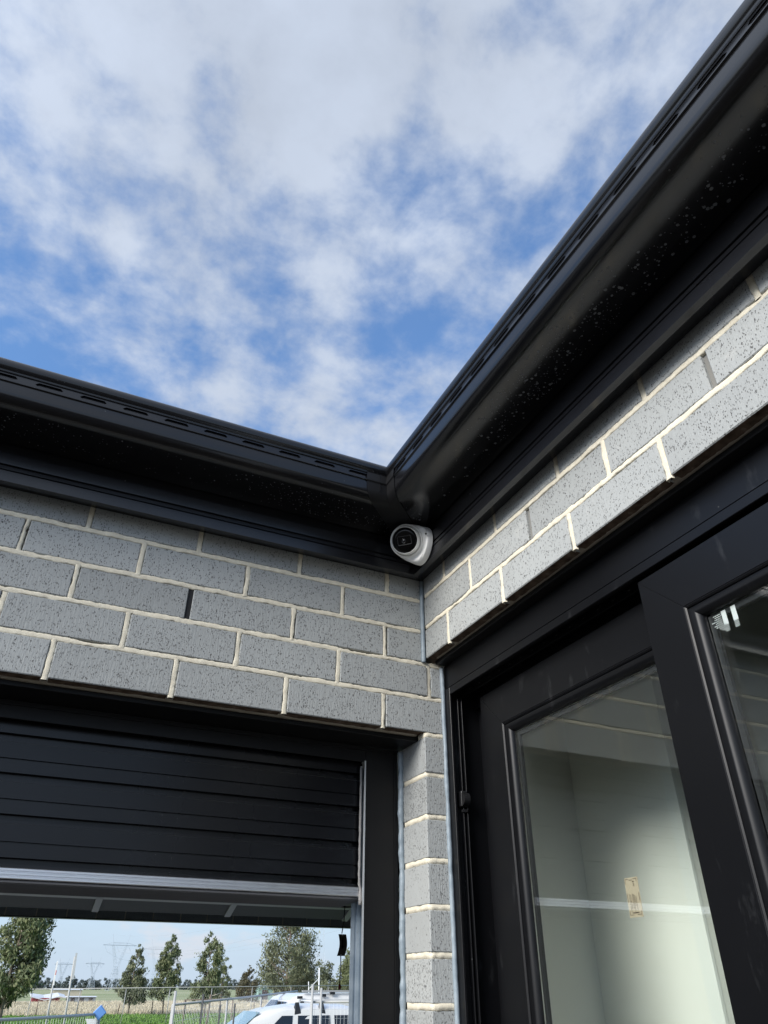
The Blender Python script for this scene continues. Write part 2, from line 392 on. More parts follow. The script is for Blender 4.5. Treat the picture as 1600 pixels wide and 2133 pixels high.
# pillar between garage opening and glass door
JP = [2.1415, 2.052, 1.963, 1.876, 1.789, 1.705, 1.620]
while JP[-1] > .1: JP.append(JP[-1]-.0858)
PXL = -.0072
PIL_Y = .124
for i in range(len(JP)-1):
    zt, zb = JP[i]-.0052, JP[i+1]+.0052
    brick(.052, zt-zb, PIL_Y-.001, wallA, (PXL, random.gauss(0, .0006), zb), 0)
for i, z in enumerate(JP[:-1]):
    # wrap round the arris: along the reveal (plane x = PXL), then the face
    V, F = [], []
    path = [(PXL+.0010, PIL_Y-.012-k*.006 if False else PIL_Y-.014-(PIL_Y-.017)*k/18) for k in range(19)] + [(PXL+.003+k*.0046, .0010) for k in range(1, 11)]
    if i == 0: path = [(p[0], p[1]) for p in path if p[1] < .034]
    for k, (px, py) in enumerate(path):
        q = k*.006
        j1 = .0022*nz(q*60, i*3.7, 1); j2 = .0022*nz(q*55, i*5.1, 6); o_ = .001*nz(q*70, i, 2)
        inn = (.006, 0) if py > .003 else (0, .006)
        for a, dd in ((-.0062+j1, 1), (-.0055+j1, 0), (.0053+j2, 0), (.0060+j2, 1)):
            V.append((px+inn[0]*dd+(o_ if py > .003 else 0), py+inn[1]*dd+(o_ if py <= .003 else 0), z+a))
    for k in range(len(path)-1):
        for c_ in range(3):
            a = k*4+c_; F.append((a, a+1, a+5, a+4))
    mesh_obj('pillar_mortar', V, F, MORTAR, wallA, True)
mA.build('mortar_joints', wallA)
bm = bmesh.new()
add_box(bm, (XL, .0125, 2.150), (.044, .10, 2.566)); add_box(bm, (PXL+.008, .012, 0), (.042, PIL_Y-.012, 2.140))
bm_obj('wall_core', bm, MORTAR_BACK, wallA)
box('wall_core', (-.6, .004, 2.318), (-.5725, .0122, 2.3965), DARK, wallA)  # near black block painting the dark of the open weep hole
# left pier beyond the picture and brickwork under the lintel there
bm = bmesh.new()
for k in range(25):
    z0 = k*.0858
    for a, b in (((-3.6, -3.37), (-3.36, -3.13), (-3.12, -2.89), (-2.88, -2.65)) if k % 2 else ((-3.6, -3.49), (-3.48, -3.25), (-3.24, -3.01), (-3.0, -2.77), (-2.76, -2.65))):
        add_box(bm, (a, 0, z0+.004), (b, .11, z0+.080))
tag(bm_obj('pier_bricks', bm, BRICK, wallA), kind='stuff')
box('pier_core', (-3.6, .004, 0), (-2.652, .106, 2.140), MORTAR, wallA)
# steel lintel over the garage opening, sealant at the reveal
bm = bmesh.new(); add_box(bm, (-2.9, .036, 2.1345), (.04, .125, 2.1445), .001); bm_obj('lintel', bm, STEEL, wallA)
V = []
def bead(name, parent, p0, p1, r, seed, n=90, m=SEALANT, amp=.35, swing=.0014):
    p0, p1 = Vector(p0), Vector(p1); pts, rr = [], []
    for i in range(n+1):
        f = i/n; q = f*(p1-p0).length
        pts.append(p0.lerp(p1, f)+Vector((swing*nz(q*16, seed, 1)+swing*.6*nz(q*55, seed, 2), swing*.6*nz(q*20, seed, 3), 0)))
        rr.append(r*(1+amp*nz(q*22, seed, 5)+amp*.5*nz(q*75, seed, 6)))
    return tube(name, pts, rr, m, parent, 8)
bead('sealant_bead', wallA, (-.0035, -.0015, 2.318), (-.0035, -.0015, 2.542), .0062, 1.0, swing=.0008, amp=.2)
bead('sealant_bead', wallA, (.0468, -.0005, .02), (.0468, -.0005, 2.312), .0055, 2.0, n=500, swing=.0010, amp=.25)
bead('sealant_bead', wallA, (PXL-.004, PIL_Y-.006, .02), (PXL-.004, PIL_Y-.006, 2.128), .0070, 3.0, n=500, amp=.45, swing=.0022)

wallB = thing('house_wall', 'pale grey brick wall with cream mortar above the sliding glass door', 'brick wall')
fnB = lambda u, z, d: (d, u, z)
JB = [2.580, 2.495, 2.408, 2.3215]
perpB = {0: [-.114, -.352, -.582, -.830, -1.071], 1: [-.234, -.4725, -.7145, -.9595], 2: [-.120, -.3555, -.593, -.8355]}
YE = -3.2
mB = Mort(fnB)
for r in range(3):
    zt, zb = JB[r]-.0056, JB[r+1]+.0056
    ps = list(perpB[r]); y = ps[-1]-.240
    while y > YE: ps.append(y); y -= .240
    edges = [-.0015] + ps + [YE]
    for i in range(len(edges)-1):
        a, b = edges[i]-.0056, edges[i+1]+.0056
        brick(a-b, zt-zb, .11, wallB, (random.gauss(0, .0006), a, zb), -PI/2, r == 2)
    for i, q in enumerate(ps):
        if r == 1 and (abs(q+.4725) < .005 or abs(q+.9595) < .005): continue
        mB.strip((q, zb-.004), (q+random.gauss(0, .0008), zt+.004), .0058, q*23+r*7, True)
    if r < 2: mB.strip((-.010, JB[r+1]+.002), (YE, JB[r+1]-.004), .0059, 90+r*11.7)
mB.build('mortar_joints', wallB)
box('wall_core', (.0125, YE, 2.330), (.10, -.012, 2.566), MORTAR_BACK, wallB)
for q in (-.4725, -.9595):
    bm = bmesh.new(); add_box(bm, (.0075, q-.006, 2.409), (.012, q+.006, 2.4935)); bm_obj('grey_weep_filler', bm, mat('grey_sand_mortar', (.20, .195, .18), .95), wallB)
bm = bmesh.new()
for k in range(27):
    z0 = k*.0858
    for a, b in (((-3.2, -2.97), (-2.96, -2.73), (-2.72, -2.49), (-2.48, -2.25)) if k % 2 else ((-3.2, -3.09), (-3.08, -2.85), (-2.84, -2.61), (-2.6, -2.37), (-2.36, -2.25))):
        add_box(bm, (0, a, z0+.004), (.11, b, z0+.080))
tag(bm_obj('pier_bricks', bm, BRICK, wallB), kind='stuff')
box('pier_core', (.004, -3.2, 0), (.106, -2.252, 2.321), MORTAR, wallB)
box('lintel', (.0275, YE, 2.3165), (.12, -.004, 2.3265), STEEL, wallB, .001)
# ragged line of mortar left on the steel along both lintels
def smear(parent, fn, u0, u1, z, d0, d1, seed):
    V, F = [], []; n = int(abs(u1-u0)/.006)
    for i in range(n+1):
        f = i/n; q = f*abs(u1-u0); u = u0+(u1-u0)*f
        a = .0030*nz(q*40, seed, 2)+.0025*nz(q*130, seed, 3); b = .0022*nz(q*50, seed, 5)
        for dd, zz in ((d0+a-.006, .0035), (d0+a, .0003), (d1+b, -.0012), (d1+b+.001, .001)): V.append(fn(u, z+zz, dd))
    for i in range(n):
        for k in range(3):
            c_ = i*4+k; F.append((c_, c_+1, c_+5, c_+4))
    return mesh_obj('mortar_smear', V, F, mat('dirty_mortar', (.30, .265, .215), .95, .1), parent, True)
smear(wallA, fnA, -2.6, -.012, 2.1455, .030, .037, 4.4)
smear(wallB, fnB, -.02, -2.2, 2.3272, .020, .028, 8.8)

# ================================================================== EAVES: fascia, gutter, roof
def extrude_pair(name, prof, m, parent, side, s_end, closed=False, smooth=True, start=0.0):
    """profile (s, z), s = distance out from the wall. side 'A' runs along x, 'B' along y. Mitred at the inner corner."""
    V, F = [], []
    n = len(prof)
    for (s, z) in prof: V.append((-s-start, -s, z) if side == 'A' else (-s, -s-start, z))
    for (s, z) in prof: V.append((s_end, -s, z) if side == 'A' else (-s, s_end, z))
    for i in range(n if closed else n-1):
        j = (i+1) % n
        F.append((i, j, n+j, n+i) if side == 'A' else (i, n+i, n+j, j))
    o = mesh_obj(name, V, F, m, parent); 
    return o
fascia_prof = [(.004, 2.542), (.034, 2.5385), (.036, 2.529), (.050, 2.5295), (.0505, 2.5545), (.0455, 2.5550), (.0455, 2.5572), (.0505, 2.5578), (.0505, 2.5655),
               (.0455, 2.5662), (.0455, 2.5702), (.0505, 2.5710), (.0525, 2.5975), (.047, 2.601), (.047, 2.605), (.044, 2.607), (.044, 2.611),
               (.041, 2.613), (.041, 2.72)]
ENDA, ENDB = -3.9, -3.6
fa = thing('fascia_board', 'dark grooved steel fascia along the top of the garage brick wall', 'fascia')
extrude_pair('fascia_sheet', fascia_prof, FASCIA, fa, 'A', ENDA)
fb = thing('fascia_board', 'dark steel fascia on the house wall, with the white camera fixed to it', 'fascia')
extrude_pair('fascia_sheet', fascia_prof, FASCIA, fb, 'B', ENDB)

def arc(cx_, cz_, r, a0, a1, n): return [(cx_+r*math.cos(math.radians(a0+(a1-a0)*i/n)), cz_+r*math.sin(math.radians(a0+(a1-a0)*i/n))) for i in range(n+1)]
g_low = [(.045, 2.690), (.045, 2.6290), (.052, 2.6280), (.1625, 2.6280), (.1640, 2.6262)] + arc(.168, 2.6502, .024, -88, -2, 8) + [(.1925, 2.6715), (.1960, 2.6735), (.1960, 2.6755), (.1925, 2.6768)]
g_hi0 = (.1915, 2.6965); g_hi1 = (.1905, 2.7135)
g_top = [(.1905, 2.6975), (.1935, 2.6985)] + arc(.1800, 2.7150, .0205, -52, 62, 8) + [(.181, 2.7345), (.178, 2.712)]
def gutter(side, s_end, label):
    g = thing('roof_gutter', label, 'gutter')
    o = extrude_pair('gutter_trough', g_low, GUTTER, g, side, s_end)
    for p in o.data.polygons: p.use_smooth = True
    o.data.set_sharp_from_angle(angle=math.radians(28))
    o = extrude_pair('gutter_bead', g_top, GUTTER, g, side, s_end)
    for p in o.data.polygons: p.use_smooth = True
    # the slotted band, with real openings
    pit, ln = .0875, .054
    V, F = [], []; flap = None
    def P(t_, k, f):      # t_ distance from the corner line, f 0..1 up the band
        s = .1925+( .1905-.1925)*f; z = 2.6768+.0207*f
        return (-s-t_, -s, z) if side == 'A' else (-s, -s-t_, z)
    t0 = 0.0; total = abs(s_end)-.2; k = 0; slots = []
    c = .050
    while c < total:
        slots.append(c); c += pit
    def quad(a, b, fa_, fb_):
        i = len(V); V.extend([P(a, 0, fa_), P(b, 0, fa_), P(b, 0, fb_), P(a, 0, fb_)]); F.append((i, i+1, i+2, i+3))
    quad(0, total, 0, .26); quad(0, total, .78, 1.0)
    prev = 0.0
    for c in slots:
        quad(prev, c, .26, .78)
        # rounded ends
        for (e, sg) in ((c, 1), (c+ln, -1)):
            for (fa_, fb_) in ((.26, .5), (.5, .78)):
                i = len(V); ff = fa_ if fa_ == .26 else fb_
                V.extend([P(e, 0, ff), P(e+sg*.006, 0, ff), P(e, 0, .5)]); F.append((i, i+1, i+2))
        prev = c+ln
    quad(prev, total, .26, .78)
    i = len(V)
    for (s, z) in ((.183, 2.672), (.183, 2.722)):
        V.extend([(-s, -s, z), (-s-total, -s, z)] if side == 'A' else [(-s, -s, z), (-s, -s-total, z)])
    F.append((i, i+1, i+3, i+2))
    mesh_obj('slotted_band', V, F, GUTTER, g)
    # pressed louvre behind every opening: shared mesh
    def Q(t_, f, dep):
        s = .1925+(.1905-.1925)*f-dep; z = 2.6768+.0207*f
        return (-t_, -s, z) if side == 'A' else (-s, -t_, z)
    LV = [Q(-.010, .22, .0006), Q(ln+.010, .22, .0006), Q(ln+.010, .40, (.0030 if side == 'A' else .0016)), Q(-.010, .40, (.0030 if side == 'A' else .0016)), Q(ln+.010, 1.35, (.0050 if side == 'A' else .0030)), Q(-.010, 1.35, (.0050 if side == 'A' else .0030))]
    me = bpy.data.meshes.new('overflow_slot'); me.from_pydata(LV, [], [(0, 1, 2, 3), (3, 2, 4, 5)]); me.materials.append(GUTTER)
    for c in slots:
        o = bpy.data.objects.new('overflow_slot', me); s = .1925
        o.location = (-s-c, 0, 0) if side == 'A' else (0, -s-c, 0)
        link(o, g)
    # dried water spots under the trough
    rnd = random.Random(3 if side == 'A' else 5); V, F = [], []
    for k in range(1100 if side == 'A' else 3200):
        t_ = rnd.random()*total*(.42 if side == 'A' else .8); s = .062+.094*rnd.random()
        if nz(t_*2.3, s*9, 4 if side == 'A' else 7)+rnd.gauss(0, .30) < (.05 if side == 'A' else -.02): continue
        r = .0007+.0012*rnd.random()**3 if side == 'A' else .0007+.0026*rnd.random()**4
        c0 = Vector((-s-t_, -s, 2.6280)) if side == 'A' else Vector((-s, -s-t_, 2.6280))
        i = len(V); n = 7
        V.extend([tuple(c0+Vector((math.cos(2*PI*q/n)*r*rnd.uniform(.8, 1.2), math.sin(2*PI*q/n)*r*rnd.uniform(.8, 1.2), -.00005))) for q in range(n)])
        V.extend([tuple(c0+Vector((math.cos(2*PI*q/n)*r*.55, math.sin(2*PI*q/n)*r*.55, -.0005))) for q in range(n)])
        for q in range(n): F.append((i+q, i+(q+1) % n, i+n+(q+1) % n, i+n+q))
        F.append(tuple(i+n+q for q in range(n)))
    tag(mesh_obj('water_spots', V, F, DROP, g), kind='stuff')
    return g
gA = gutter('A', ENDA, 'black slotted rain gutter running along the garage wall to the corner')
gB = gutter('B', ENDB, 'black slotted rain gutter over the sliding door, rising to the upper right')
# moulded internal corner sleeve joining both gutters
sl = []
pl_ = [(.060, 2.6262), (.1625, 2.6252)] + arc(.168, 2.6502, .0252, -88, -2, 8) + [(.1945, 2.670), (.1972, 2.6735), (.1972, 2.6760), (.1946, 2.6980), (.1960, 2.7000)]
V, F = [], []; n = len(pl_)
for dist, side in ((.052, 'A'), (0, 'A'), (.040, 'B')):
    for s, z in pl_:
        V.append((-s-dist, -s, z) if side == 'A' else (-s, -s-dist, z))
for r in range(2):
    for i in range(n-1): F.append((r*n+i, r*n+i+1, (r+1)*n+i+1, (r+1)*n+i))
o = mesh_obj('corner_sleeve', V, F, mat('matt_black_moulding', (.006, .006, .0068), .5, .25), gA)
for p in o.data.polygons: p.use_smooth = True
o.data.set_sharp_from_angle(angle=math.radians(30))
box('sleeve_rib', (-.1960-.0175, -.1968, 2.648), (-.1960-.0162, -.1945, 2.697), GUTTER, gA)

roof = thing('unseen_metal_roof', 'dark metal roof out of sight behind the top edge of the gutters', 'roof')
V = [(ENDA, -.13, 2.722), (-.13, -.13, 2.722), (3, 3, 3.974), (ENDA, 3, 3.974), (-.13, ENDB, 2.722), (3, ENDB, 3.974), (6, 3, 3.974), (6, 6.25, 2.66), (ENDA, 6.25, 2.66), (6.1, ENDB, 2.72), (6.1, 3, 2.72)]
o = mesh_obj('unseen_roof_sheet', V, [(0, 1, 2, 3), (1, 4, 5, 2), (3, 6, 7, 8), (2, 5, 9, 10)], ROOFM, roof)  # sheets unseen from the camera, kept to block light

# ================================================================== SECURITY CAMERA
cctv = thing('security_camera', 'white turret security camera with black front in the corner under the gutter', 'security camera')
base_c = Vector((-.0535, -.1130, 2.578)); ball = Vector((-.100, -.110, 2.5850)); look = Vector((-.63, -.65, -.42)).normalized()
bm = bmesh.new()
ax = Vector((-1, 0, 0)); R0 = .0492; n = 48
lookup = [(1.0, 0.0), (1.0, .16), (.985, .24), (.93, .42), (.865, .60), (.80, .80), (.755, .93), (.715, .985), (.66, 1.0), (.60, .985)]
d = look; a1 = d.orthogonal().normalized(); b1 = d.cross(a1)
# skirt swept from the round base on the fascia to the tilted collar round the eyeball
col_c = ball + look*.002; col_r = .0425
rings = []
y_, z_ = Vector((0, 1, 0)), Vector((0, 0, 1))
def ring(c_, X, Y, r): return [bm.verts.new(c_ + (X*math.cos(2*PI*k/n)+Y*math.sin(2*PI*k/n))*r) for k in range(n)]
zc_ = (z_ - look*z_.dot(look)).normalized(); yc_ = zc_.cross(look).normalized()
if yc_.y < 0: yc_ = -yc_
for f, rs in ((0, 1), (.10, 1.0), (.16, .985), (.35, None), (.55, None), (.75, None), (.9, None), (1.0, None)):
    if f <= .16:
        rings.append(ring(base_c + ax*(f*.085), y_, z_, R0*rs)); continue
    g_ = (f-.16)/.84; e = g_*g_*(3-2*g_)
    c_ = (base_c+ax*.013).lerp(col_c, g_); X = y_.lerp(yc_, e).normalized(); Y = z_.lerp(zc_, e).normalized()
    rings.append(ring(c_, X, Y, R0*.985*(1-g_)+col_r*g_))
rings.append(ring(col_c+look*.0035, yc_, zc_, col_r-.0015)); rings.append(ring(col_c+look*.0035, yc_, zc_, .0388)); rings.append(ring(col_c-look*.012, yc_, zc_, .036))
for i in range(len(rings)-1):
    for k in range(n): bm.faces.new((rings[i][k], rings[i][(k+1) % n], rings[i+1][(k+1) % n], rings[i+1][k]))
o = bm_obj('mount_housing', bm, WHITEP, cctv, True); o.data.set_sharp_from_angle(angle=math.radians(35))
bm = bmesh.new()
prof = [(.0372*math.cos(math.radians(a)), .0372*math.sin(math.radians(a))) for a in range(-60, 30, 7)] + [(.0345, .0175), (.0334, .0192), (.0325, .0184)]
lathe(bm, prof, ball, look, 48)
o = bm_obj('eyeball', bm, WHITEP, cctv, True); o.data.set_sharp_from_angle(angle=math.radians(40))
bm = bmesh.new(); lathe(bm, [(.0328, .0166), (.0325, .0186), (.022, .0196), (0, .0200)], ball, look, 48)
fr_ = bm_obj('front_glass', bm, BLKGL, cctv, True)
bm = bmesh.new()
cc = ball+look*.0199
X, Y = yc_*-1, zc_
def rr_loop(w, h, r, off, dep):
    pts = []
    for (sx, sy, a0) in ((1, 1, 0), (-1, 1, 90), (-1, -1, 180), (1, -1, 270)):
        for q in range(4):
            a = math.radians(a0+q*30); pts.append(bm.verts.new(cc + X*(sx*(w-r)+r*math.cos(a)+off[0]) + Y*(sy*(h-r)+r*math.sin(a)+off[1]) + look*dep))
    return pts
l1 = rr_loop(.0185, .0118, .003, (0, -.001), 0); l2 = rr_loop(.0180, .0113, .0028, (0, -.001), .0012); l3 = rr_loop(.0165, .0098, .002, (0, -.001), .0010); l4 = rr_loop(.0160, .0093, .002, (0, -.001), -.0006)
for A_, B_ in ((l1, l2), (l2, l3), (l3, l4)):
    for k in range(16): bm.faces.new((A_[k], A_[(k+1) % 16], B_[(k+1) % 16], B_[k]))
bm.faces.new(l4)
win = bm_obj('lens_window', bm, CHAR, cctv)
bm = bmesh.new(); lathe(bm, [(.0062, 0), (.006, .0014), (.0048, .0014), (.0042, .0002), (.003, .0008), (0, .0012)], cc + X*-.0018 + Y*-.002 + look*-.0004, look, 24)
bm_obj('lens', bm, LENS, win, True)
scr_p = base_c+Vector((-.020, -.0505, .004))
bm = bmesh.new(); lathe(bm, [(.0024, 0), (.0024, .0012), (.0012, .0013), (.001, .0002), (0, .0002)], scr_p, Vector((-.35, -1, 0)), 12)
bm_obj('set_screw', bm, CHAR, cctv, True)

# ================================================================== ROLLER DOOR
jf = thing('garage_door_frame', 'flat black jamb and head trim round the roller door opening', 'door frame')
bm = bmesh.new(); add_box(bm, (-.1000, .1255, 0), (PXL-.0095, .1285, 2.134), .0006); bm_obj('jamb_trim', bm, STEEL, jf)
bm = bmesh.new(); add_box(bm, (PXL-.0195, .1235, 0), (PXL-.0175, .1253, 2.134)); bm_obj('jamb_lip', bm, STEEL, jf)
bm = bmesh.new(); add_box(bm, (-2.9, .1255, 2.098), (-.1005, .1285, 2.134), .0006); add_box(bm, (-2.9, .1215, 2.124), (-.0165, .1253, 2.1325)); bm_obj('head_trim', bm, STEEL, jf)

rd = thing('roller_door', 'dark ribbed roller door rolled up halfway with a bare aluminium bottom rail', 'roller door')
X0, X1 = -2.86, -.0985
def slat_mesh():
    # one pitch of the pressed curtain, z from 0 (bottom) to .0745
    pr = [(0, 0), (.0, .0052), (.012, .0065), (.012, .0155), (0, .0168), (0, .0405), (.0045, .0409), (.0045, .0436), (0, .0440), (0, .0745)]
    V = []; F = []
    for x in (X0, X1):
        for dy, z in pr: V.append((x, dy, z))
    n = len(pr)
    for i in range(n-1): F.append((i, n+i, n+i+1, i+1))
    me = bpy.data.meshes.new('curtain_slat'); me.from_pydata(V, [], F); me.materials.append(SLAT); return me
sm = slat_mesh()
zs = 1.8345
for k in range(6):
    o = bpy.data.objects.new('curtain_slat', sm); o.location = (0, .150, zs+.0005+k*.0748); link(o, rd)
bm = bmesh.new()
prr = [(.165, 1.8345), (.1445, 1.8345), (.1425, 1.8330), (.1425, 1.8300), (.1445, 1.8290), (.1445, 1.8275), (.1425, 1.8265), (.1425, 1.8235), (.1445, 1.8225), (.1445, 1.8210), (.1425, 1.8200), (.1425, 1.8170), (.1435, 1.8155), (.172, 1.8148), (.172, 1.8185)]
vs0 = [bm.verts.new((X0, y, z)) for y, z in prr]; vs1 = [bm.verts.new((X1+.002, y, z)) for y, z in prr]
for i in range(len(prr)-1): bm.faces.new((vs0[i], vs1[i], vs1[i+1], vs0[i+1]))
bm.faces.new(vs1); 
bm_obj('bottom_rail', bm, ALU, rd)
bm = bmesh.new()
XE = X1-.03
pts = [(.1465, 1.8143), (.1465, 1.8105), (.150, 1.808), (.172, 1.804), (.190, 1.7990), (.196, 1.7975), (.199, 1.8000), (.201, 1.8143)]
va = [[bm.verts.new((x, y, z if i == 0 else z)) for y, z in pts] for i, x in enumerate((X0, XE))]
vb = [bm.verts.new((X1+.004, .150+(y-.150)*.5, 1.8140-(1.8140-z)*.3)) for y, z in pts]
va.append(vb)
for r in range(2):
    for i in range(len(pts)-1): bm.faces.new((va[r][i], va[r+1][i], va[r+1][i+1], va[r][i+1]))
bm_obj('rubber_seal', bm, RUBBER, rd)
# guide channel with brush
bm = bmesh.new()
add_box(bm, (-.1040, .1225, 0), (-.1005, .1252, 2.10)); bm_obj('guide_lip', bm, GALVB, rd)
bm = bmesh.new()
for a, b, dy in ((-.1015, -.094, 0), (-.094, -.0885, .003), (-.0885, -.081, 0), (-.081, -.0755, .003), (-.0755, -.064, 0)):
    add_box(bm, (a, .189+dy, 0), (b, .192+dy, 2.10))
add_box(bm, (-.0660, .130, 0), (-.064, .189, 2.10))
bm_obj('guide_channel', bm, GALV, rd)
V = []
bm = bmesh.new()
pts = [(-.1055+.0012*nz(i*.9, 3)+(.004 if i < 4 else 0), .139, 1.800+i*.01) for i in range(30)]
add_tube(bm, pts, [.0030+.0012*nz(i*1.3, 9) if i > 2 else .0048 for i in range(30)], 7)
bm_obj('brush_seal', bm, FELT, rd, True)
box('drum', (-2.9, .16, 2.28), (-.05, .42, 2.44), DARK, rd)
box('curtain_wrap', (-2.86, .1512, 2.279), (-.0985, .1600, 2.42), SLAT, rd)
wi = tag(box('garage_lining', (-3.2, .1285, 2.14), (.0, .1500, 2.45), DARK), kind='structure')

# ================================================================== GARAGE INTERIOR
tag(box('garage_floor', (-3.2, -.05, -.12), (3.0, 6.06, 0.0), CONC), kind='structure')
tag(box('garage_ceiling', (-3.2, .155, 2.452), (3.0, 5.95, 2.50), GARAGE), kind='structure')
tag(box('garage_side_wall', (-3.3, .12, 0), (-3.2, 5.95, 2.5), GARAGE), kind='structure')
tag(box('garage_side_wall', (2.90, .30, 0), (3.0, 5.95, 2.45), GARAGE), kind='structure')
sw = thing('street_wall', 'dark brick course spanning the far garage opening to the street', 'brick wall')
o = box('wall_panel', (-3.3, 5.952, 2.218), (3.3, 6.06, 2.46), GARAGE, sw)
me = None
x = -3.2; k = 0
while x < 3.1:
    bm_ = BRICK_CACHE.get('far')
    o = brick(.230, .070, .108, sw, (x, 5.9505, 2.1435)); x += .24
    o.data.materials[0] = BRICK
box('mortar_bed', (-3.2, 5.956, 2.146), (3.1, 6.05, 2.2175), MORTAR, sw)
box('lintel', (-3.2, 5.948, 2.1365), (3.1, 6.06, 2.1425), STEEL, sw)
box('pier', (-3.3, 5.95, 0), (-2.65, 6.06, 2.136), CONC, sw); box('pier', (2.65, 5.95, 0), (3.3, 6.06, 2.136), CONC, sw)
sd_ = thing('sectional_door', 'open sectional door lying under the garage ceiling with pale stiles', 'garage door')
def slab(name, y0, z0, y1, z1, xa, xb, th, m, parent, off=0.0):
    d = Vector((0, y1-y0, z1-z0)); nrm = Vector((0, -(z1-z0), y1-y0)).normalized()
    if nrm.z < 0: nrm = -nrm
    A = Vector((0, y0, z0)) + nrm*off; B = Vector((0, y1, z1)) + nrm*off
    V = [(xx, p.y + nrm.y*h, p.z + nrm.z*h) for h in (0, th) for xx, p in ((xa, A), (xb, A), (xb, B), (xa, B))]
    return mesh_obj(name, V, [(0, 1, 2, 3), (4, 7, 6, 5), (0, 4, 5, 1), (1, 5, 6, 2), (2, 6, 7, 3), (3, 7, 4, 0)], m, parent)
segs = [(5.86, 2.196, 5.62, 2.284), (5.60, 2.290, 5.06, 2.345), (5.04, 2.348, 4.50, 2.352), (4.48, 2.353, 3.94, 2.355)]
for i, (y0, z0, y1, z1) in enumerate(segs):
    p = slab('door_panel', y0, z0, y1, z1, -2.62, 2.62, .035, PANELG, sd_)
    for sx in (-1.26, -.115, 1.03, 2.18):
        slab('stile', y0-.01, z0+.001, y1+.005, z1+.001, sx-.027, sx+.027, .014, STILE, p, -.016)
    if i == 0: slab('panel_rail', y1+.03, z1-.012, y1-.005, z1, -2.62, 2.62, .012, STILE, p, -.010)
box('door_track', (2.66, 3.0, 2.30), (2.70, 5.7, 2.34), GALV, sd_)

ecord = thing('release_cord', 'red handled pull cord with a dark arrow tag hanging in the garage', 'pull cord')
cyx = lambda y, off: off
cy_ = 2.0
tube('cord', [(.634, cy_, 2.44), (.616, cy_, 1.905), (.607, cy_, 1.855)], .0022, INKBLK, ecord, 6)
V, F = [], []
nn = 8
for i in range(nn+1):
    f = i/nn; z = 1.852-.083*f; bow = .008*math.sin(PI*f); sx = .609+.0055*math.sin(PI*f)-.004*f
    for q in (-.0185, .0185): V.append((sx+q+.0, cy_-bow, z))
for i in range(nn): F.append((2*i, 2*i+1, 2*i+3, 2*i+2))
tg = mesh_obj('tag_card', V, F, CARDG, ecord); sdm = tg.modifiers.new('t', 'SOLIDIFY'); sdm.thickness = .0012
V = [(-.0022, 0, .024), (.0022, 0, .024), (.0022, 0, -.006), (.0060, 0, -.006), (0, 0, -.017), (-.0060, 0, -.006), (-.0022, 0, -.006)]
ar = mesh_obj('arrow', [(x_+.608, cy_-.0105, z_+1.812) for x_, y__, z_ in V], [(0, 1, 2, 6), (5, 3, 4)], INKBLK, tg)
for ex, ez, ey in ((.6085, 1.8485, .0035), (.605, 1.7725, .0025)):
    bm = bmesh.new(); lathe(bm, [(.0035, -.0006), (.0035, .0006), (0, .0006)], (ex, cy_-ey, ez), (0, -1, 0), 10); bm_obj('eyelet', bm, WHITEL, tg)
tube('cord', [(.605, cy_, 1.772), (.607, cy_, 1.72), (.604, cy_, 1.664)], .0022, INKBLK, ecord, 6)
bm = bmesh.new(); lathe(bm, [(0, .002), (.003, 0), (.0052, -.006), (.0062, -.014), (.0050, -.021), (0, -.024)], (.604, cy_, 1.666), (0, 0, 1), 14)
bm_obj('handle', bm, REDPL, ecord, True)

# ================================================================== SLIDING GLASS DOOR
door = thing('sliding_door', 'black framed sliding glass door set into the house wall below the bricks', 'sliding door')
YR = -2.24
box('head_flashing', (.0535, YR, 2.2575), (.070, -.0005, 2.3163), FRAME, door, .0008)
bm = bmesh.new(); add_box(bm, (.0505, YR, 2.2375), (.058, -.0275, 2.2548), .0008); add_box(bm, (.056, YR, 2.2549), (.150, -.002, 2.2574)); add_box(bm, (.0885, YR, 2.2375), (.0925, -.020, 2.2546), .0005)
add_box(bm, (.128, YR, 2.215), (.150, -.014, 2.2546))
bm_obj('frame_head', bm, FRAME, door)
# drilled row of little marks along the head track
bm = bmesh.new()
for k in range(44): add_box(bm, (.0878, -.06-k*.043-.0022, 2.2455), (.0884, -.06-k*.043+.0022, 2.2475))
bm_obj('track_clip', bm, mat('dull_dust', (.12, .12, .12), .9), door)
bm = bmesh.new()
add_box(bm, (.0503, -.0270, 0.05), (.0560, -.0005, 2.2546), .0008)      # outer fin
add_box(bm, (.0560, -.0120, 0.05), (.1500, -.0008, 2.2546))             # channel floor
add_box(bm, (.0735, -.0230, 0.05), (.0765, -.0120, 2.2365), .0004)      # fins
add_box(bm, (.0815, -.0270, 0.05), (.0840, -.0120, 2.2365), .0004)
add_box(bm, (.1385, -.0900, 0.05), (.1500, -.0120, 2.2140))
bm_obj('frame_jamb', bm, FRAME, door)
box('frame_jamb', (.0505, YR, .05), (.150, YR+.03, 2.2374), FRAME, door)
bm = bmesh.new(); add_box(bm, (.0535, YR+.031, .02), (.150, -.0285, .05)); bm_obj('frame_sill', bm, FRAME, door)
# round plastic bump stop in the jamb channel
bm = bmesh.new(); add_box(bm, (.066, -.0305, 1.985), (.0815, -.0125, 2.018), .0015)
add_tube(bm, [(.0665, -.030, 2.0000), (.0815, -.030, 2.0000)], .0135, 18); add_box(bm, (.068, -.0300, 1.9735), (.080, -.0235, 1.9785))
bm_obj('bump_stop', bm, CHAR, door)

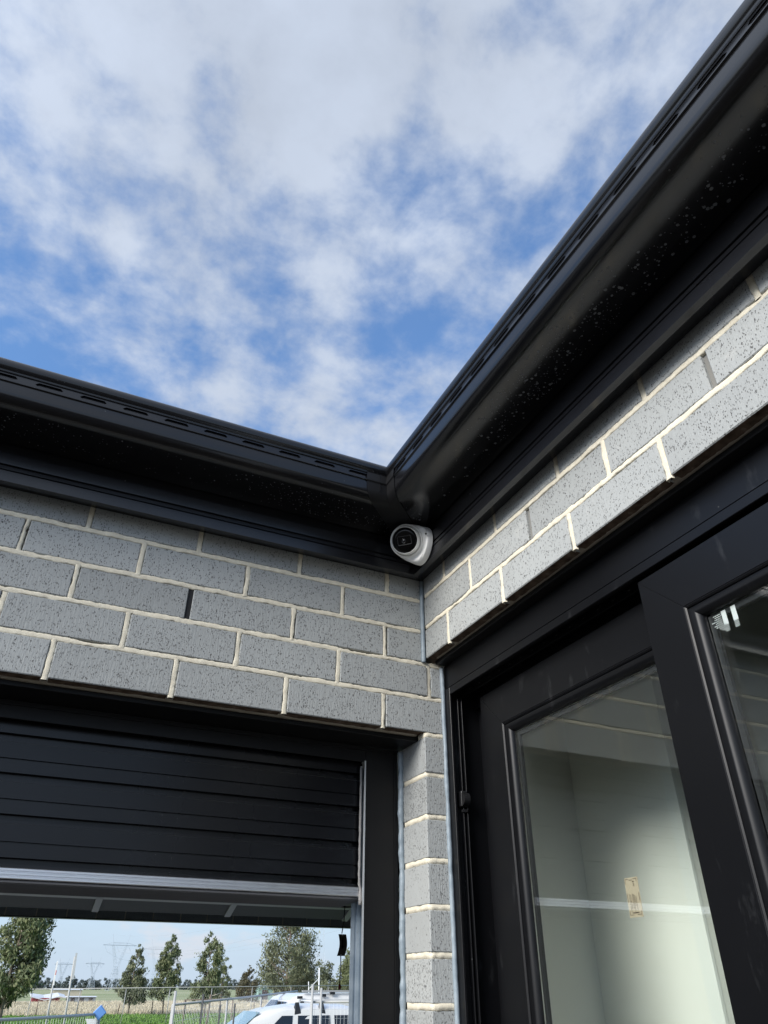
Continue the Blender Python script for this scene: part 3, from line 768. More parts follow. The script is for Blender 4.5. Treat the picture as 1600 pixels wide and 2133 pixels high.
def quarter(bm, p_out, p_in, ax0, ax1, axis, n=6):
    pass
def sash(x, ya, yb, zt, zb, w, label):
    """mitred sash. ya > yb are the outer edges in y; x is the face plane"""
    d = .030
    root = empty('sliding_panel'); root.parent = door; root['label'] = label
    ins = (ya-w, yb+w, zt-w, zb+w)
    # four mitred members
    def member(name, q0, q1, q2, q3):
        V = [(x, *q0), (x, *q1), (x, *q2), (x, *q3)] + [(x+d, *q) for q in (q0, q1, q2, q3)]
        o = mesh_obj(name, V, [(0, 1, 2, 3), (7, 6, 5, 4), (0, 4, 5, 1), (1, 5, 6, 2), (2, 6, 7, 3), (3, 7, 4, 0)], FRAME, root)
        bv = o.modifiers.new('b', 'BEVEL'); bv.width = .0007; bv.segments = 1
        return o
    O = [(ya, zt), (yb, zt), (yb, zb), (ya, zb)]; I = [(ins[0], ins[2]), (ins[1], ins[2]), (ins[1], ins[3]), (ins[0], ins[3])]
    member('top_rail', O[0], O[1], I[1], I[0]); member('stile', O[1], O[2], I[2], I[1]); member('bottom_rail', O[2], O[3], I[3], I[2]); member('stile', O[3], O[0], I[0], I[3])
    # rounded glazing bead all round: profile from frame face towards the glass
    pr = [(0.0, .0008), (.0025, -.0010), (.0050, .0006), (.0052, .0030)] + [(.0062+.0165*math.sin(math.radians(a)), .0165-.0140*math.cos(math.radians(a))) for a in range(5, 96, 10)]
    V, F = [], []
    for (sy, sz, cy0, cz0) in ((-1, -1, ins[0], ins[2]), (1, -1, ins[1], ins[2]), (1, 1, ins[1], ins[3]), (-1, 1, ins[0], ins[3])):
        for off, dep in pr: V.append((x+dep, cy0+sy*off, cz0+sz*off))
    n = len(pr)
    for c_ in range(4):
        for i in range(n-1):
            a = c_*n+i; b = ((c_+1) % 4)*n+i; F.append((a, b, b+1, a+1))
    o = mesh_obj('glazing_bead', V, F, FRAME, root)
    for p in o.data.polygons: p.use_smooth = True
    o.data.set_sharp_from_angle(angle=math.radians(35))
    g0, g1, gt, gb = ins[0]-.012, ins[1]+.012, ins[2]-.012, ins[3]+.012
    for xx in (x+.0150, x+.0270):
        box('glass_pane', (xx, g1, gb), (xx+.004, g0, gt), GLASS, root)
    # spacer bar between the panes
    bm = bmesh.new(); s0, s1, st, sb = ins[0]-.0235, ins[1]+.0235, ins[2]-.0235, ins[3]+.0235
    for a, b in (((s0-.009, sb), (s0, st)), ((s1, sb), (s1+.009, st)), ((s1+.009, st-.009), (s0-.009, st)), ((s1+.009, sb), (s0-.009, sb+.009))):
        add_box(bm, (x+.0196, a[0], a[1]), (x+.0264, b[0], b[1]))
    bm_obj('spacer_bar', bm, mat('spacer_grey', (.018, .019, .02), .5, .4), root)
    return root, ins
s1, in1 = sash(.1000, -.0815, -.7400, 2.2195, .055, .0830, 'fixed panel at the left, set back behind the other')
s2, in2 = sash(.0580, -.6710, -1.9800, 2.2300, .055, .0815, 'front panel at the right, sliding over the left one')
# spec sticker on the front panel glass: a white block with rows of print
bm = bmesh.new(); xs_ = .0580+.0192
def rect(bm, x_, y0, z0, y1, z1):
    bm.faces.new([bm.verts.new((x_, y0, z0)), bm.verts.new((x_, y1, z0)), bm.verts.new((x_, y1, z1)), bm.verts.new((x_, y0, z1))])
yst = -.7785; zst = 2.126
rw = random.Random(11)
for blk, (oy, oz) in enumerate(((-.022, 0), (-.040, .0005))):
    rect(bm, xs_, yst+oy, zst-.026, yst+oy-.0085, zst-.003)
for k in range(9):
    zz = zst-.0055-k*.0031; ln = rw.uniform(.010, .019); y1 = yst-.0205-(.0 if k < 6 else .006)
    yy = y1+ln
    while yy > y1:
        wl = rw.uniform(.0012, .0034); rect(bm, xs_, yy, zz-.0012, max(y1, yy-wl), zz); yy -= wl+.0008
for k in range(4):
    zz = zst-.0275-k*.0024
    for oy in (-.022, -.040): rect(bm, xs_, yst+oy, zz-.0009, yst+oy-.008, zz)
bm_obj('spec_sticker', bm, WHITEL, s2)
bm = bmesh.new()
for oy in (-.0335, -.0515):
    for k in range(6): rect(bm, xs_-.0001, yst+oy+.0115, zst-.0035-k*.0046, yst+oy+.0105, zst-.0060-k*.0046)
# kraft label on the inner pane of the left panel
xk = .1000+.0312
bm2 = bmesh.new(); bm2.free()
bm.free()
kz, ky, kw, kh = 1.8035, -.434, .0310, .0575
lab = mesh_obj('kraft_label', [(xk, ky+.0005, kz-kh), (xk, ky-kw, kz-kh), (xk, ky-kw-.0008, kz), (xk, ky, kz)], [(0, 1, 2, 3)], KRAFT, s1)
sdm = lab.modifiers.new('t', 'SOLIDIFY'); sdm.thickness = .0003
bm = bmesh.new(); xi = xk-.0004
def line(y0, z0, y1, z1): rect(bm, xi, ky-y0*kw, kz-z0*kh, ky-y1*kw, kz-z1*kh)
for a, b in ((.05, .30), (.66, .92)): line(a, .035, b, .047)
line(.05, .035, .075, .16); line(.90, .035, .925, .13)
line(.05, .40, .075, .62); line(.92, .40, .95, .60)
line(.05, .93, .36, .942); line(.62, .93, .93, .942); line(.05, .84, .075, .942); line(.905, .84, .93, .942)
line(.60, .10, .72, .13); line(.63, .16, .69, .19); line(.60, .205, .64, .225); line(.68, .205, .72, .225)
for col_, (c0, z0, z1) in enumerate(((.20, .42, .86), (.29, .44, .80), (.42, .42, .78), (.50, .42, .86), (.58, .46, .72), (.68, .48, .84))):
    z = z0
    while z < z1:
        wl = rw.uniform(.02, .06); line(c0, z, c0+.035, min(z1, z+wl)); z += wl+.012
line(.25, .875, .75, .90); line(.35, .06, .6, .075)
bm_obj('label_print', bm, INK, s1)

# ================================================================== ROOM BEHIND THE GLASS
room = thing('room_wall', 'white plasterboard wall seen through the left glass panel', 'interior wall')
box('wall_return', (.50, -.2405, .0), (.60, .17, 2.46), PLASTER, room)
box('recessed_wall', (.575, -.60, .0), (.60, -.241, 2.46), mat('painted_shade_lining', (.42, .43, .41), .7), room)  # shade of the recess put into the greyer colour
box('edge_trim', (.4905, -.2415, .0), (.4995, -.2080, 2.40), TRIM, room, .0008)
box('end_wall', (.155, .118, 0), (.4995, .168, 2.46), PLASTER, room)
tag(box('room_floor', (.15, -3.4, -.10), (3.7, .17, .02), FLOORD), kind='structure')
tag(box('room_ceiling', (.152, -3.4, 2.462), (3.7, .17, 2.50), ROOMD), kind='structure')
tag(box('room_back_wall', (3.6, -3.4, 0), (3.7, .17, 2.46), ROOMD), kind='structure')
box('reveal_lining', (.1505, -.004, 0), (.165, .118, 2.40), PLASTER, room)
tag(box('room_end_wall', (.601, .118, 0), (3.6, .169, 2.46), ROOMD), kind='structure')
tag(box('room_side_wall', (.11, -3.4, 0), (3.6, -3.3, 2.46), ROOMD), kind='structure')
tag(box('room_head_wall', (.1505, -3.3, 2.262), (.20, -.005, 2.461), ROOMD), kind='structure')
tag(box('yard_paving', (-7, -9, -.12), (-.0, -.051, -.002), SOIL), kind='structure')
tag(box('house_slab', (-.0, -3.4, -.14), (.149, -.002, -.004), CONC), kind='structure')
#@@OUTSIDE
# ================================================================== OUTSIDE: land beyond the garage
GZ = -0.5
GRASS = mat('green_grass', (.085, .17, .032), .9, .15)
t = MT(GRASS); v = t.coord('Object')
t.l(t.mix(t.rng(t.noise(v, .55, 7, .65), .35, .68, 0, 1), (.055, .125, .022), (.14, .24, .05)), t.b.inputs['Base Color'])
DRYG = mat('dry_grass', (.33, .285, .17), .95, .1)
t = MT(DRYG); v = t.coord('Object')
t.l(t.mix(t.rng(t.noise(v, .12, 8, .65), .33, .68, 0, 1), (.36, .325, .22), (.52, .47, .345)), t.b.inputs['Base Color'])
FIELD = mat('far_fields', (.24, .26, .15), .95, .1)
t = MT(FIELD); v = t.coord('Object', (.3, 1, 1))
t.l(t.mix(t.rng(t.noise(v, .018, 6, .6), .36, .64, 0, 1), (.18, .225, .10), (.36, .36, .23)), t.b.inputs['Base Color'])
ASPH = mat('asphalt', (.05, .05, .052), .9, .2)
t = MT(ASPH); t.bump(t.noise(t.coord('Object'), 80, 4), .5, .004)
BLADE = mat('grass_blade', (.10, .20, .04), .8, .2)
t = MT(BLADE); v = t.coord('Object'); t.l(t.mix(t.rng(t.noise(v, .9, 4), .35, .65, 0, 1), (.06, .14, .025), (.16, .27, .06)), t.b.inputs['Base Color'])
STALK = mat('dry_stalk', (.42, .36, .23), .9, .1)
t = MT(STALK); v = t.coord('Object'); t.l(t.mix(t.rng(t.noise(v, .35, 5), .35, .65, 0, 1), (.40, .36, .26), (.60, .54, .41)), t.b.inputs['Base Color'])
def sheet(name, x0, y0, x1, y1, z, m):
    return tag(mesh_obj(name, [(x0, y0, z), (x1, y0, z), (x1, y1, z), (x0, y1, z)], [(0, 1, 2, 3)], m), kind='structure')
sheet('ground', -4000, 6.9, 4000, 5000, GZ-.012, FIELD)
sheet('backyard_ground', -4000, -4000, 4000, -9.0, -.13, SOIL); sheet('side_ground', -4000, -9.0, -7.0, 6.9, -.13, SOIL); sheet('side_ground', 3.8, -9.0, 4000, 6.9, -.13, SOIL)
tag(mesh_obj('driveway', [(-3, 6.06, -.02), (3, 6.06, -.02), (3.2, 11.5, GZ+.01), (-3.2, 11.5, GZ+.01), (-3, 6.06, -.6), (3, 6.06, -.6)], [(0, 1, 2, 3), (4, 5, 1, 0)], CONC), kind='structure')
sheet('road', -300, 15.2, 300, 22.0, GZ-.006, ASPH)
sheet('verge', -120, 22.0, 160, 83.0, GZ-.004, GRASS)
sheet('front_yard', -60, 6.9, 80, 15.0, GZ-.006, GRASS)
sheet('paddock', -160, 83.0, 260, 172.0, GZ-.002, DRYG)
tag(box('kerb', (-300, 15.0, GZ-.02), (300, 15.2, GZ+.11), CONC), kind='structure'); tag(box('kerb', (-300, 22.0, GZ-.02), (300, 22.2, GZ+.11), CONC), kind='structure')
def tufts(name, cnt, x0, x1, y0, y1, h0, h1, w, m, seed, lean=.35):
    r = random.Random(seed); V, F = [], []
    for k in range(cnt):
        f = r.random(); y = y0+(y1-y0)*f**1.2
        xl, xr = x0+ (y-y0)*.02, x1+(y-y0)*.30
        x = xl+(xr-xl)*r.random()
        dn = .55+.9*max(0, nz(x*.25, y*.18, seed))+.3*r.random()
        for b in range(3):
            h = (h0+(h1-h0)*r.random())*dn; a = r.random()*PI; dx, dy = math.cos(a)*w, math.sin(a)*w
            lx, ly = r.gauss(0, lean)*h, r.gauss(0, lean)*h; ox, oy = r.gauss(0, w*2), r.gauss(0, w*2)
            i = len(V); V += [(x+ox-dx, y+oy-dy, GZ-.01), (x+ox+dx, y+oy+dy, GZ-.01), (x+ox+lx+dx*.25, y+oy+ly+dy*.25, GZ+h), (x+ox+lx-dx*.25, y+oy+ly-dy*.25, GZ+h)]
            F.append((i, i+1, i+2, i+3))
    return tag(mesh_obj(name, V, F, m), 'short bright green grass on the verge behind the temporary fences' if m is BLADE else 'tall pale dry grass in the paddock beyond the verge', 'grass', kind='stuff')
tufts('verge_grass', 11000, -3, 22, 48, 82.8, .06, .20, .05, BLADE, 3)
tufts('dry_grass', 22000, -4, 28, 83.4, 150,   .18, .48, .03, STALK, 5, .22)

# ---- trees
BARK = mat('grey_brown_bark', (.17, .135, .105), .9, .15)
t = MT(BARK); t.l(t.mix(t.rng(t.noise(t.coord('Object', (1, 1, .3)), 6, 4), .35, .65, 0, 1), (.12, .095, .075), (.27, .22, .18)), t.b.inputs['Base Color'])
def leaf_mat(name, a, b, c):
    m = mat(name, a, .6, .3); t = MT(m)
    at = t.n('ShaderNodeAttribute', attribute_name='tone')
    t.l(t.ramp(at.outputs['Fac'], [(0, a), (.6, b), (1, c)]), t.b.inputs['Base Color'])
    return m
LEAF = leaf_mat('gum_leaf', (.070, .092, .047), (.15, .172, .082), (.29, .27, .135))
LEAF2 = leaf_mat('olive_leaf', (.075, .09, .053), (.15, .165, .094), (.26, .25, .145))
LEAF3 = leaf_mat('pale_leaf', (.095, .115, .050), (.155, .175, .080), (.22, .235, .12))
def leaves(parent, clumps, n, size, m, seed, droop=.75, name='crown', cut=-.24, fq=.85):
    r = random.Random(seed); V, F, T = [], [], []
    tot = sum(c[3]**2 for c in clumps)
    for (cx_, cy_, cz_, cr, sq) in clumps:
        k_n = max(8, int(n*cr*cr/tot)); ct = r.random()*.5
        for k in range(k_n):
            while True:
                p = Vector((r.uniform(-1, 1), r.uniform(-1, 1), r.uniform(-1, 1)))
                if p.length <= 1: break
            p = p*(.45+.55*r.random())
            c0 = Vector((cx_+p.x*cr, cy_+p.y*cr, cz_+p.z*cr*sq))
            if nz(c0.x*fq/max(.5, cr)+seed, c0.y*fq/max(.5, cr), c0.z*fq*1.2/max(.5, cr)) < cut: continue
            d = Vector((r.gauss(0, 1), r.gauss(0, 1), r.gauss(0, .7)-droop*1.6)).normalized()
            s = d.orthogonal().normalized(); s.rotate(Matrix.Rotation(r.random()*6.28, 3, d))
            ln = size*r.uniform(.6, 1.3); wd = ln*r.uniform(.28, .42)
            i = len(V); V += [tuple(c0-d*ln*.5), tuple(c0+s*wd*.5), tuple(c0+d*ln*.5), tuple(c0-s*wd*.5)]; F.append((i, i+1, i+2, i+3))
            T.append(min(1, max(0, ct*.55+r.random()*.62)))
    o = mesh_obj(name, V, F, m, parent)
    at = o.data.attributes.new('tone', 'FLOAT', 'FACE')
    at.data.foreach_set('value', T)
    return o
def tree(name, label, x, y, h, trunk_h, prof, n, size, m, seed, group, tr=.10, lean=(0, 0), droop=.75, squash=1.0, gz=GZ, cut=-.24):
    """prof: list of (height fraction, crown half width in m)"""
    r = random.Random(seed); e = thing(name, label, 'tree', group, (x, y, gz))
    top = h*.90
    path = []
    for k in range(9):
        f = k/8; path.append((lean[0]*f*h+.10*h*.1*math.sin(f*5+seed), lean[1]*f*h+.1*h*.1*math.cos(f*4+seed), f*top))
    bm = bmesh.new(); add_tube(bm, path, [tr*(1-.9*k/8)+.008 for k in range(9)], 7)
    clumps = []
    for (f, w) in prof:
        z = f*h; cnt = 1 if w < .3 else (4 if w < .6 else 8)
        for q in range(cnt):
            a = r.random()*6.283; d = w*(.25+.72*math.sqrt(r.random()))*.80 if cnt > 1 else 0
            cr = max(.20, w*r.uniform(.30, .50))
            cx_ = lean[0]*z+d*math.cos(a); cy_ = lean[1]*z+d*math.sin(a); cz_ = z+r.gauss(0, .035*h)
            clumps.append((cx_, cy_, cz_, cr, r.uniform(.8, 1.25)*squash))
            if w > .5 and r.random() < .6:
                f0 = max(.15, min(.85, (cz_-.35*d)/top-.06)); k0 = f0*8; i0 = int(k0); p0 = Vector(path[i0]).lerp(Vector(path[min(8, i0+1)]), k0-i0)
                p1 = Vector((cx_, cy_, cz_)); mid = p0.lerp(p1, .5)+Vector((0, 0, -.06*h*.3))
                add_tube(bm, [p0, mid, p1], [tr*.38, tr*.24, .010], 5, False)
    bm_obj('trunk', bm, BARK, e, True)
    leaves(e, clumps, n, size, m, seed, droop, 'crown', cut)
    return e
GT = 'trees standing along the paddock edge'
tree('gum_tree', 'largest leafy tree, leaning at the left edge with drooping green foliage', -.02, 42, 6.6, 1.2, [(.25, .65), (.31, 1.1), (.39, 1.55), (.48, 1.6), (.57, 1.5), (.66, 1.5), (.75, 1.35), (.84, 1.1), (.93, .8), (1.0, .4)], 17100, .21, LEAF, 21, GT, .11, (.035, 0))
tree('gum_tree', 'tree cut off by the left edge of the picture behind the large leaning one', -2.55, 47, 5.0, 1.0, [(.3, .6), (.45, .9), (.6, 1.0), (.75, .85), (.9, .5)], 7980, .22, LEAF, 22, GT, .09)
tree('gum_tree', 'dark cone shaped young tree to the right of the big pylon', 11.6, 82, 5.75, 1.2, [(.20, .7), (.27, 1.3), (.34, 1.6), (.43, 1.45), (.52, 1.25), (.62, 1.1), (.72, .9), (.82, .65), (.91, .40), (.99, .18)], 8740, .26, LEAF2, 33, GT, .075, (.01, 0))
tree('gum_tree', 'slender young tree right beside the dark cone shaped one, over the fence post', 14.6, 81, 6.3, 1.4, [(.24, .9), (.31, 1.45), (.40, 1.5), (.50, 1.2), (.60, 1.35), (.70, 1.25), (.80, 1.0), (.90, .65), (1.0, .25)], 9880, .26, LEAF, 47, GT, .07, (.006, 0))
tree('gum_tree', 'open bushy tree in the middle with a pale thin tree close on its right', 15.9, 70, 5.9, 1.1, [(.22, .6), (.30, 1.35), (.39, 1.45), (.49, 1.0), (.60, 1.3), (.70, 1.4), (.80, 1.15), (.90, .75), (.99, .3)], 8170, .25, LEAF, 58, GT, .075, (.008, 0), cut=-.22)
tree('gum_tree', 'pale yellowish sparse tree with a visible trunk right of the open bushy tree', 21.2, 86, 4.9, .9, [(.3, 1.0), (.42, 1.25), (.55, 1.15), (.68, .95), (.8, .9), (.93, .5)], 4370, .22, LEAF3, 63, GT, .06, (.02, 0), .4)
tree('gum_tree', 'small dense rust tinted conical tree left of the tallest gum', 36.6, 130, 5.0, .7, [(.16, 1.6), (.25, 2.2), (.36, 2.3), (.48, 2.0), (.60, 1.7), (.72, 1.25), (.85, .75), (.97, .3)], 7980, .34, leaf_mat('rust_leaf', (.055, .060, .032), (.10, .090, .048), (.17, .13, .07)), 71, GT, .11, (0, 0), .3)
tree('gum_tree', 'tallest gum tree, with open grey green crown reaching the garage lintel', 32.9, 100, 10.6, 1.8, [(.17, 2.0), (.23, 3.3), (.31, 4.1), (.40, 4.6), (.50, 4.3), (.59, 3.4), (.68, 3.9), (.78, 3.0), (.88, 2.6), (.97, 1.8), (1.05, .9)], 18050, .38, LEAF2, 84, GT, .20, (.01, 0), .6, cut=-.05)
tree('gum_tree', 'light green tree half hidden by the garage door guide at the right', 46.2, 110, 7.6, 1.0, [(.15, 1.9), (.25, 2.8), (.36, 3.1), (.48, 2.8), (.60, 2.2), (.72, 1.7), (.84, 1.1), (.96, .5)], 9120, .36, LEAF3, 92, GT, .14, (-.03, 0), .4)
# woods: a nearer one at the right and the far tree line
def wood(name, label, x0, x1, y0, depth, h, n, size, m, seed):
    r = random.Random(seed); cl = []
    step = h*.33; x = x0
    while x < x1:
        hh = h*(.72+.42*nz(x*.9/h, seed)+.16*r.random())
        for q in range(3):
            z = hh*(.25+.28*q); cl.append((x+r.gauss(0, step*.3), y0+r.random()*depth, GZ+z, h*.24*(1.1-.22*q), .9))
        x += step*.62
    return tag(leaves(None, cl, n, size, m, seed, .2, name), label, 'wood', kind='stuff')
wood('wood', 'mass of grey green trees behind the tallest gum at the right', 64, 108, 190, 14, 10.0, 26000, .7, LEAF2, 4)
FARL = leaf_mat('far_hazed_leaf', (.095, .118, .115), (.115, .138, .135), (.14, .16, .155))  # distance haze put into the leaf colour, greyed and blued
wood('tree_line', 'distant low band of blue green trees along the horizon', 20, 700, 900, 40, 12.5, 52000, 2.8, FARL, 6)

# ---- pylons
PYL = mat('sky_paled_tower_steel', (.44, .49, .55), .6, .4)  # distance fade put into the steel colour, lightened towards the sky
def pylon(label, x, y, H, rot, r):
    e = thing('power_pylon', label, 'pylon', 'power pylons across the fields', (x, y, GZ)); e.rotation_euler.z = rot
    w0, wz, wa = H*.115, H*.42, H*.040          # half spread at base, waist height, waist half width
    bm = bmesh.new()
    legs = []
    for sx in (-1, 1):
        for sy in (-1, 1):
            add_tube(bm, [(sx*w0, sy*w0*.8, 0), (sx*wa, sy*wa, wz)], r*1.15, 4)
    for f in (.25, .5, .72, .88, 1.0):
        w = w0+(wa-w0)*f; z = wz*f
        for sy in (-1, 1): add_tube(bm, [(-w, sy*w*.8, z), (w, sy*w*.8, z)], r*.6, 4)
        w2 = w0+(wa-w0)*max(0, f-.24); z2 = wz*max(0, f-.24)
        for sy in (-1, 1):
            add_tube(bm, [(-w2, sy*w2*.8, z2), (w, sy*w*.8, z)], r*.5, 4); add_tube(bm, [(w2, sy*w2*.8, z2), (-w, sy*w*.8, z)], r*.5, 4)
    bm_obj('lattice_body', bm, PYL, e)
    bm = bmesh.new()
    tz = H*.80; tx = H*.155
    for sx in (-1, 1):
        for sy in (-1, 1):
            add_tube(bm, [(sx*wa, sy*wa, wz), (sx*tx, sy*wa*.6, tz)], r, 4)
            add_tube(bm, [(sx*wa*.2, sy*wa*.5, wz*1.12), (sx*tx*.80, sy*wa*.6, tz)], r*.7, 4)
        add_tube(bm, [(sx*tx*.85, 0, tz), (sx*tx*1.22, 0, H)], r*.8, 4)
        for q in range(1, 6):
            f = q/6; a = wa+(tx-wa)*f; b = wa*.2+(tx*.8-wa*.2)*max(0, f-.1)
            add_tube(bm, [(sx*a, 0, wz+(tz-wz)*f), (sx*b, 0, wz*1.12+(tz-wz*1.12)*max(0, f-.1))], r*.5, 4)
    bm_obj('lattice_fork', bm, PYL, e)
    bm = bmesh.new(); ax = H*.36
    for sy in (-1, 1):
        add_tube(bm, [(-ax, 0, tz), (ax, 0, tz)], r, 4); add_tube(bm, [(-tx*1.05, sy*.3, tz+H*.045), (tx*1.05, sy*.3, tz+H*.045)], r*.8, 4)
    for sx in (-1, 1): add_tube(bm, [(sx*tx*1.05, 0, tz+H*.045), (sx*ax, 0, tz)], r*.7, 4)
    for q in range(-5, 6): add_tube(bm, [(q*tx/5.3, 0, tz), ((q+.5)*tx/5.3, 0, tz+H*.045)], r*.5, 4)
    bm_obj('cross_arm', bm, PYL, e)
    for cxx in (-ax*.70, 0, ax*.70):
        bm = bmesh.new()
        for s_ in (-1, 1): add_tube(bm, [(cxx+s_*H*.075, 0, tz), (cxx, 0, tz-H*.12)], r*.55, 4)
        bm_obj('insulator', bm, PYL, e)
    return e
pylon('nearest tall pylon with a wide forked top, between the sign post and the cone tree', 76.0, 600, 33.0, .18, .115)
pylon('smaller forked pylon just right of the tall grey sign post', 93.0, 900, 27.6, .30, .15)
pylon('smaller forked pylon between the two narrow sign posts', 70.5, 1000, 29.2, .30, .16)
pylon('faint pylon rising behind the slender tree', 137.0, 800, 40.0, .15, .11)
pylon('pale pylon at the right behind the tallest gum, its top hidden by the garage', 131.0, 350, 36.0, 1.2, .06)
WIRE = mat('conductor', (.34, .37, .42), .6)
def conductor(p0, p1, sag, r, n=24):
    p0, p1 = Vector(p0), Vector(p1); return [tuple(p0.lerp(p1, i/n)-Vector((0, 0, sag*4*(i/n)*(1-i/n)))) for i in range(n+1)]
pl = thing('power_lines', 'faint overhead power lines crossing the sky between the pylons', 'power lines')
for a, b in (((67.8, 600, 22.2), (118, 345, 24.5)), ((76, 600, 22.2), (131, 350, 24.5)), ((84.2, 600, 22.3), (144, 356, 24.5)), ((72, 600, 32), (126, 350, 34)), ((129, 800, 27), (67.8, 600, 22.2))):
    bm = bmesh.new(); add_tube(bm, conductor(a, b, 5, .03), .035, 4); bm_obj('conductor', bm, WIRE, pl)

# ---- sheds, far structures
WROOF = mat('white_roof_sheet', (.62, .63, .64), .5); REDW = mat('red_shed_wall', (.20, .022, .03), .7); GREYW = mat('grey_shed_wall', (.27, .29, .31), .8)
def shed(name, label, x, y, w, d, h, pitch, mw, mr_, bays=0, gz=GZ):
    e = thing(name, label, 'shed', None, (x, y, gz))
    box('wall', (0, 0, 0), (w, d, h), mw, e)
    V = [(-.2, -.25, h), (w+.2, -.25, h), (w+.2, d+.25, h), (-.2, d+.25, h), (-.2, d/2, h+pitch), (w+.2, d/2, h+pitch)] if pitch >= 0 else None
    o = mesh_obj('roof', V, [(0, 1, 5, 4), (2, 3, 4, 5), (0, 4, 3), (1, 2, 5), (0, 3, 2, 1)], mr_, e)
    for k in range(bays):
        bx = w*(k+.25)/bays; box('door', (bx, -.04, .02), (bx+w/bays*.42, .01, h*.86), mat('dark_opening', (.07, .06, .065), .8), e)
    return e
e = thing('shed', 'low red walled shed with white gabled roof behind the left tree', 'shed', None, (6.3, 150, GZ+.12))
box('wall', (0, 0, 0), (4.2, 6, .55), REDW, e)
V = [(-.2, -.3, .45), (2.1, -.3, .72), (4.4, -.3, .95), (4.4, 6.3, .95), (2.1, 6.3, 1.25), (-.2, 6.3, 1.3)]
V = [(-.3, -.3, .78), (1.9, -.3, .30), (4.1, -.3, .82), (5.2, -.3, .6), (5.2, 6.3, 1.0), (4.1, 6.3, 1.25), (1.9, 6.3, .95), (-.3, 6.3, 1.2)]
o = mesh_obj('roof', V, [(0, 1, 6, 7), (1, 2, 5, 6), (2, 3, 4, 5)], WROOF, e); sdm = o.modifiers.new('t', 'SOLIDIFY'); sdm.thickness = .10
shed('shed', 'long low grey shed with dark open bays beside the red walled one', 11.6, 147, 4.2, 5, .82, .12, GREYW, WROOF, 3)
shed('shed', 'white roofed building far off behind the sign posts', 13.5, 215, 6.5, 8, 1.6, .35, mat('cream_wall', (.42, .38, .30), .8), WROOF, 0)
shed('shed', 'pale green shed between the conical tree and the tallest gum', 48.7, 165, 2.9, 3, 2.1, .5, mat('pale_green_wall', (.22, .34, .30), .7), mat('grey_green_roof', (.25, .32, .30), .6), 1)
e = thing('shrub', 'pale yellow flowering shrub in front of the green shed', 'shrub', None, (47.6, 150, GZ))
leaves(e, [(0, 0, 1.4, .8, 1.1), (.4, .2, .8, .7, 1), (-.3, 0, 2.0, .5, 1)], 420, .26, leaf_mat('cream_leaf', (.30, .29, .16), (.44, .42, .26), (.55, .52, .36)), 5, .1)

# ---- chain wire fence with pipe top rail, post and rail remnant, paddock posts
PIPE = mat('galvanised_pipe', (.36, .36, .35), .5, .5)
POSTW = mat('weathered_post', (.16, .12, .095), .9)
cw = thing('chain_wire_fence', 'long chain wire fence with a thin pipe rail at eye height beyond the verge', 'fence')
tube('top_rail', [(1.5, 60, 1.53), (27, 60, 1.84)], .028, PIPE, cw, 6)
for k in range(9):
    xx = 2.0+k*3.0; tube('post', [(xx, 60.05, GZ), (xx, 60.05, 1.53+.31*(xx-1.5)/25.5)], .024, PIPE, cw, 6)
bm = bmesh.new()
for k in range(0, 150):
    xx = 1.5+k*.17; zt = 1.53+.31*(xx-1.5)/25.5; add_tube(bm, [(xx, 60, GZ+.1), (xx+.9, 60, zt)], .0016, 3, False); add_tube(bm, [(xx+.9, 60, GZ+.1), (xx, 60, zt)], .0016, 3, False)
tag(bm_obj('chain_wire', bm, PIPE, cw), kind='stuff')
pf = thing('paddock_fence', 'thin dark fence posts with wires along the dry grass edge', 'fence')
fx = [.3, 3.74, 7.2, 10.85, 13.98, 17.1, 20.5, 24.0, 27.5]
for i, xx in enumerate(fx):
    tl = random.Random(i+40).gauss(0, .05); tube('post', [(xx, 83, GZ), (xx+tl, 83, GZ+.92+.12*(i % 3))], .045, POSTW, pf, 6)
for zz in (.3, .55, .8): tube('wire', [(-3, 83, GZ+zz), (30, 83, GZ+zz)], .004, PIPE, pf, 4)
rf = thing('post_and_rail_fence', 'broken timber post and rail fence under the middle trees', 'fence')
tube('post', [(10.08, 50, GZ), (10.05, 50, 1.06)], .035, POSTW, rf, 6); tube('post', [(11.55, 50.3, GZ), (11.62, 50.3, 1.30)], .055, POSTW, rf, 7); tube('post', [(13.0, 50.2, GZ), (13.0, 50.2, 1.12)], .04, POSTW, rf, 6)
tube('rail', [(10.0, 50, 1.03), (11.6, 50.1, 1.06), (13.6, 50.2, 1.10)], .03, POSTW, rf, 6)
tube('rail', [(11.7, 50.4, 1.22), (12.35, 50.5, 1.38), (12.2, 50.6, 1.20), (13.4, 50.7, 1.10)], .025, mat('bleached_timber', (.42, .37, .30), .8), rf, 6)

# ---- street sign posts seen edge on
SIGNB = mat('grey_sign_back', (.50, .50, .50), .5, .5, .2); SIGNW = mat('white_sign_face', (.75, .75, .75), .5); REDM = mat('red_sign_mark', (.5, .05, .05), .6)
e = thing('street_sign', 'thin street post carrying a narrow white sign, leaning, left of the taller one', 'street sign', None, (1.19, 28, GZ))
tube('post', [(0, 0, 0), (-.10, 0, 2.84)], .025, PIPE, e, 8)
o = box('sign_plate', (-.018, -.30, -.30), (.012, .30, .36), SIGNW, e); o.location = (-.075, -.03, 2.50); o.rotation_euler = (0, -.05, -.055)
o = box('red_mark', (-.012, -.306, -.02), (.008, -.3005, .10), REDM, o)
e = thing('street_sign', 'taller street post with a long narrow grey sign seen edge on', 'street sign', None, (1.90, 30, GZ))
tube('post', [(0, 0, 0), (-.14, 0, 3.05)], .033, PIPE, e, 8)
o = box('sign_plate', (-.035, -.35, -.37), (.025, .35, .40), SIGNB, e); o.location = (-.085, -.045, 2.75); o.rotation_euler = (0, -.06, -.075)
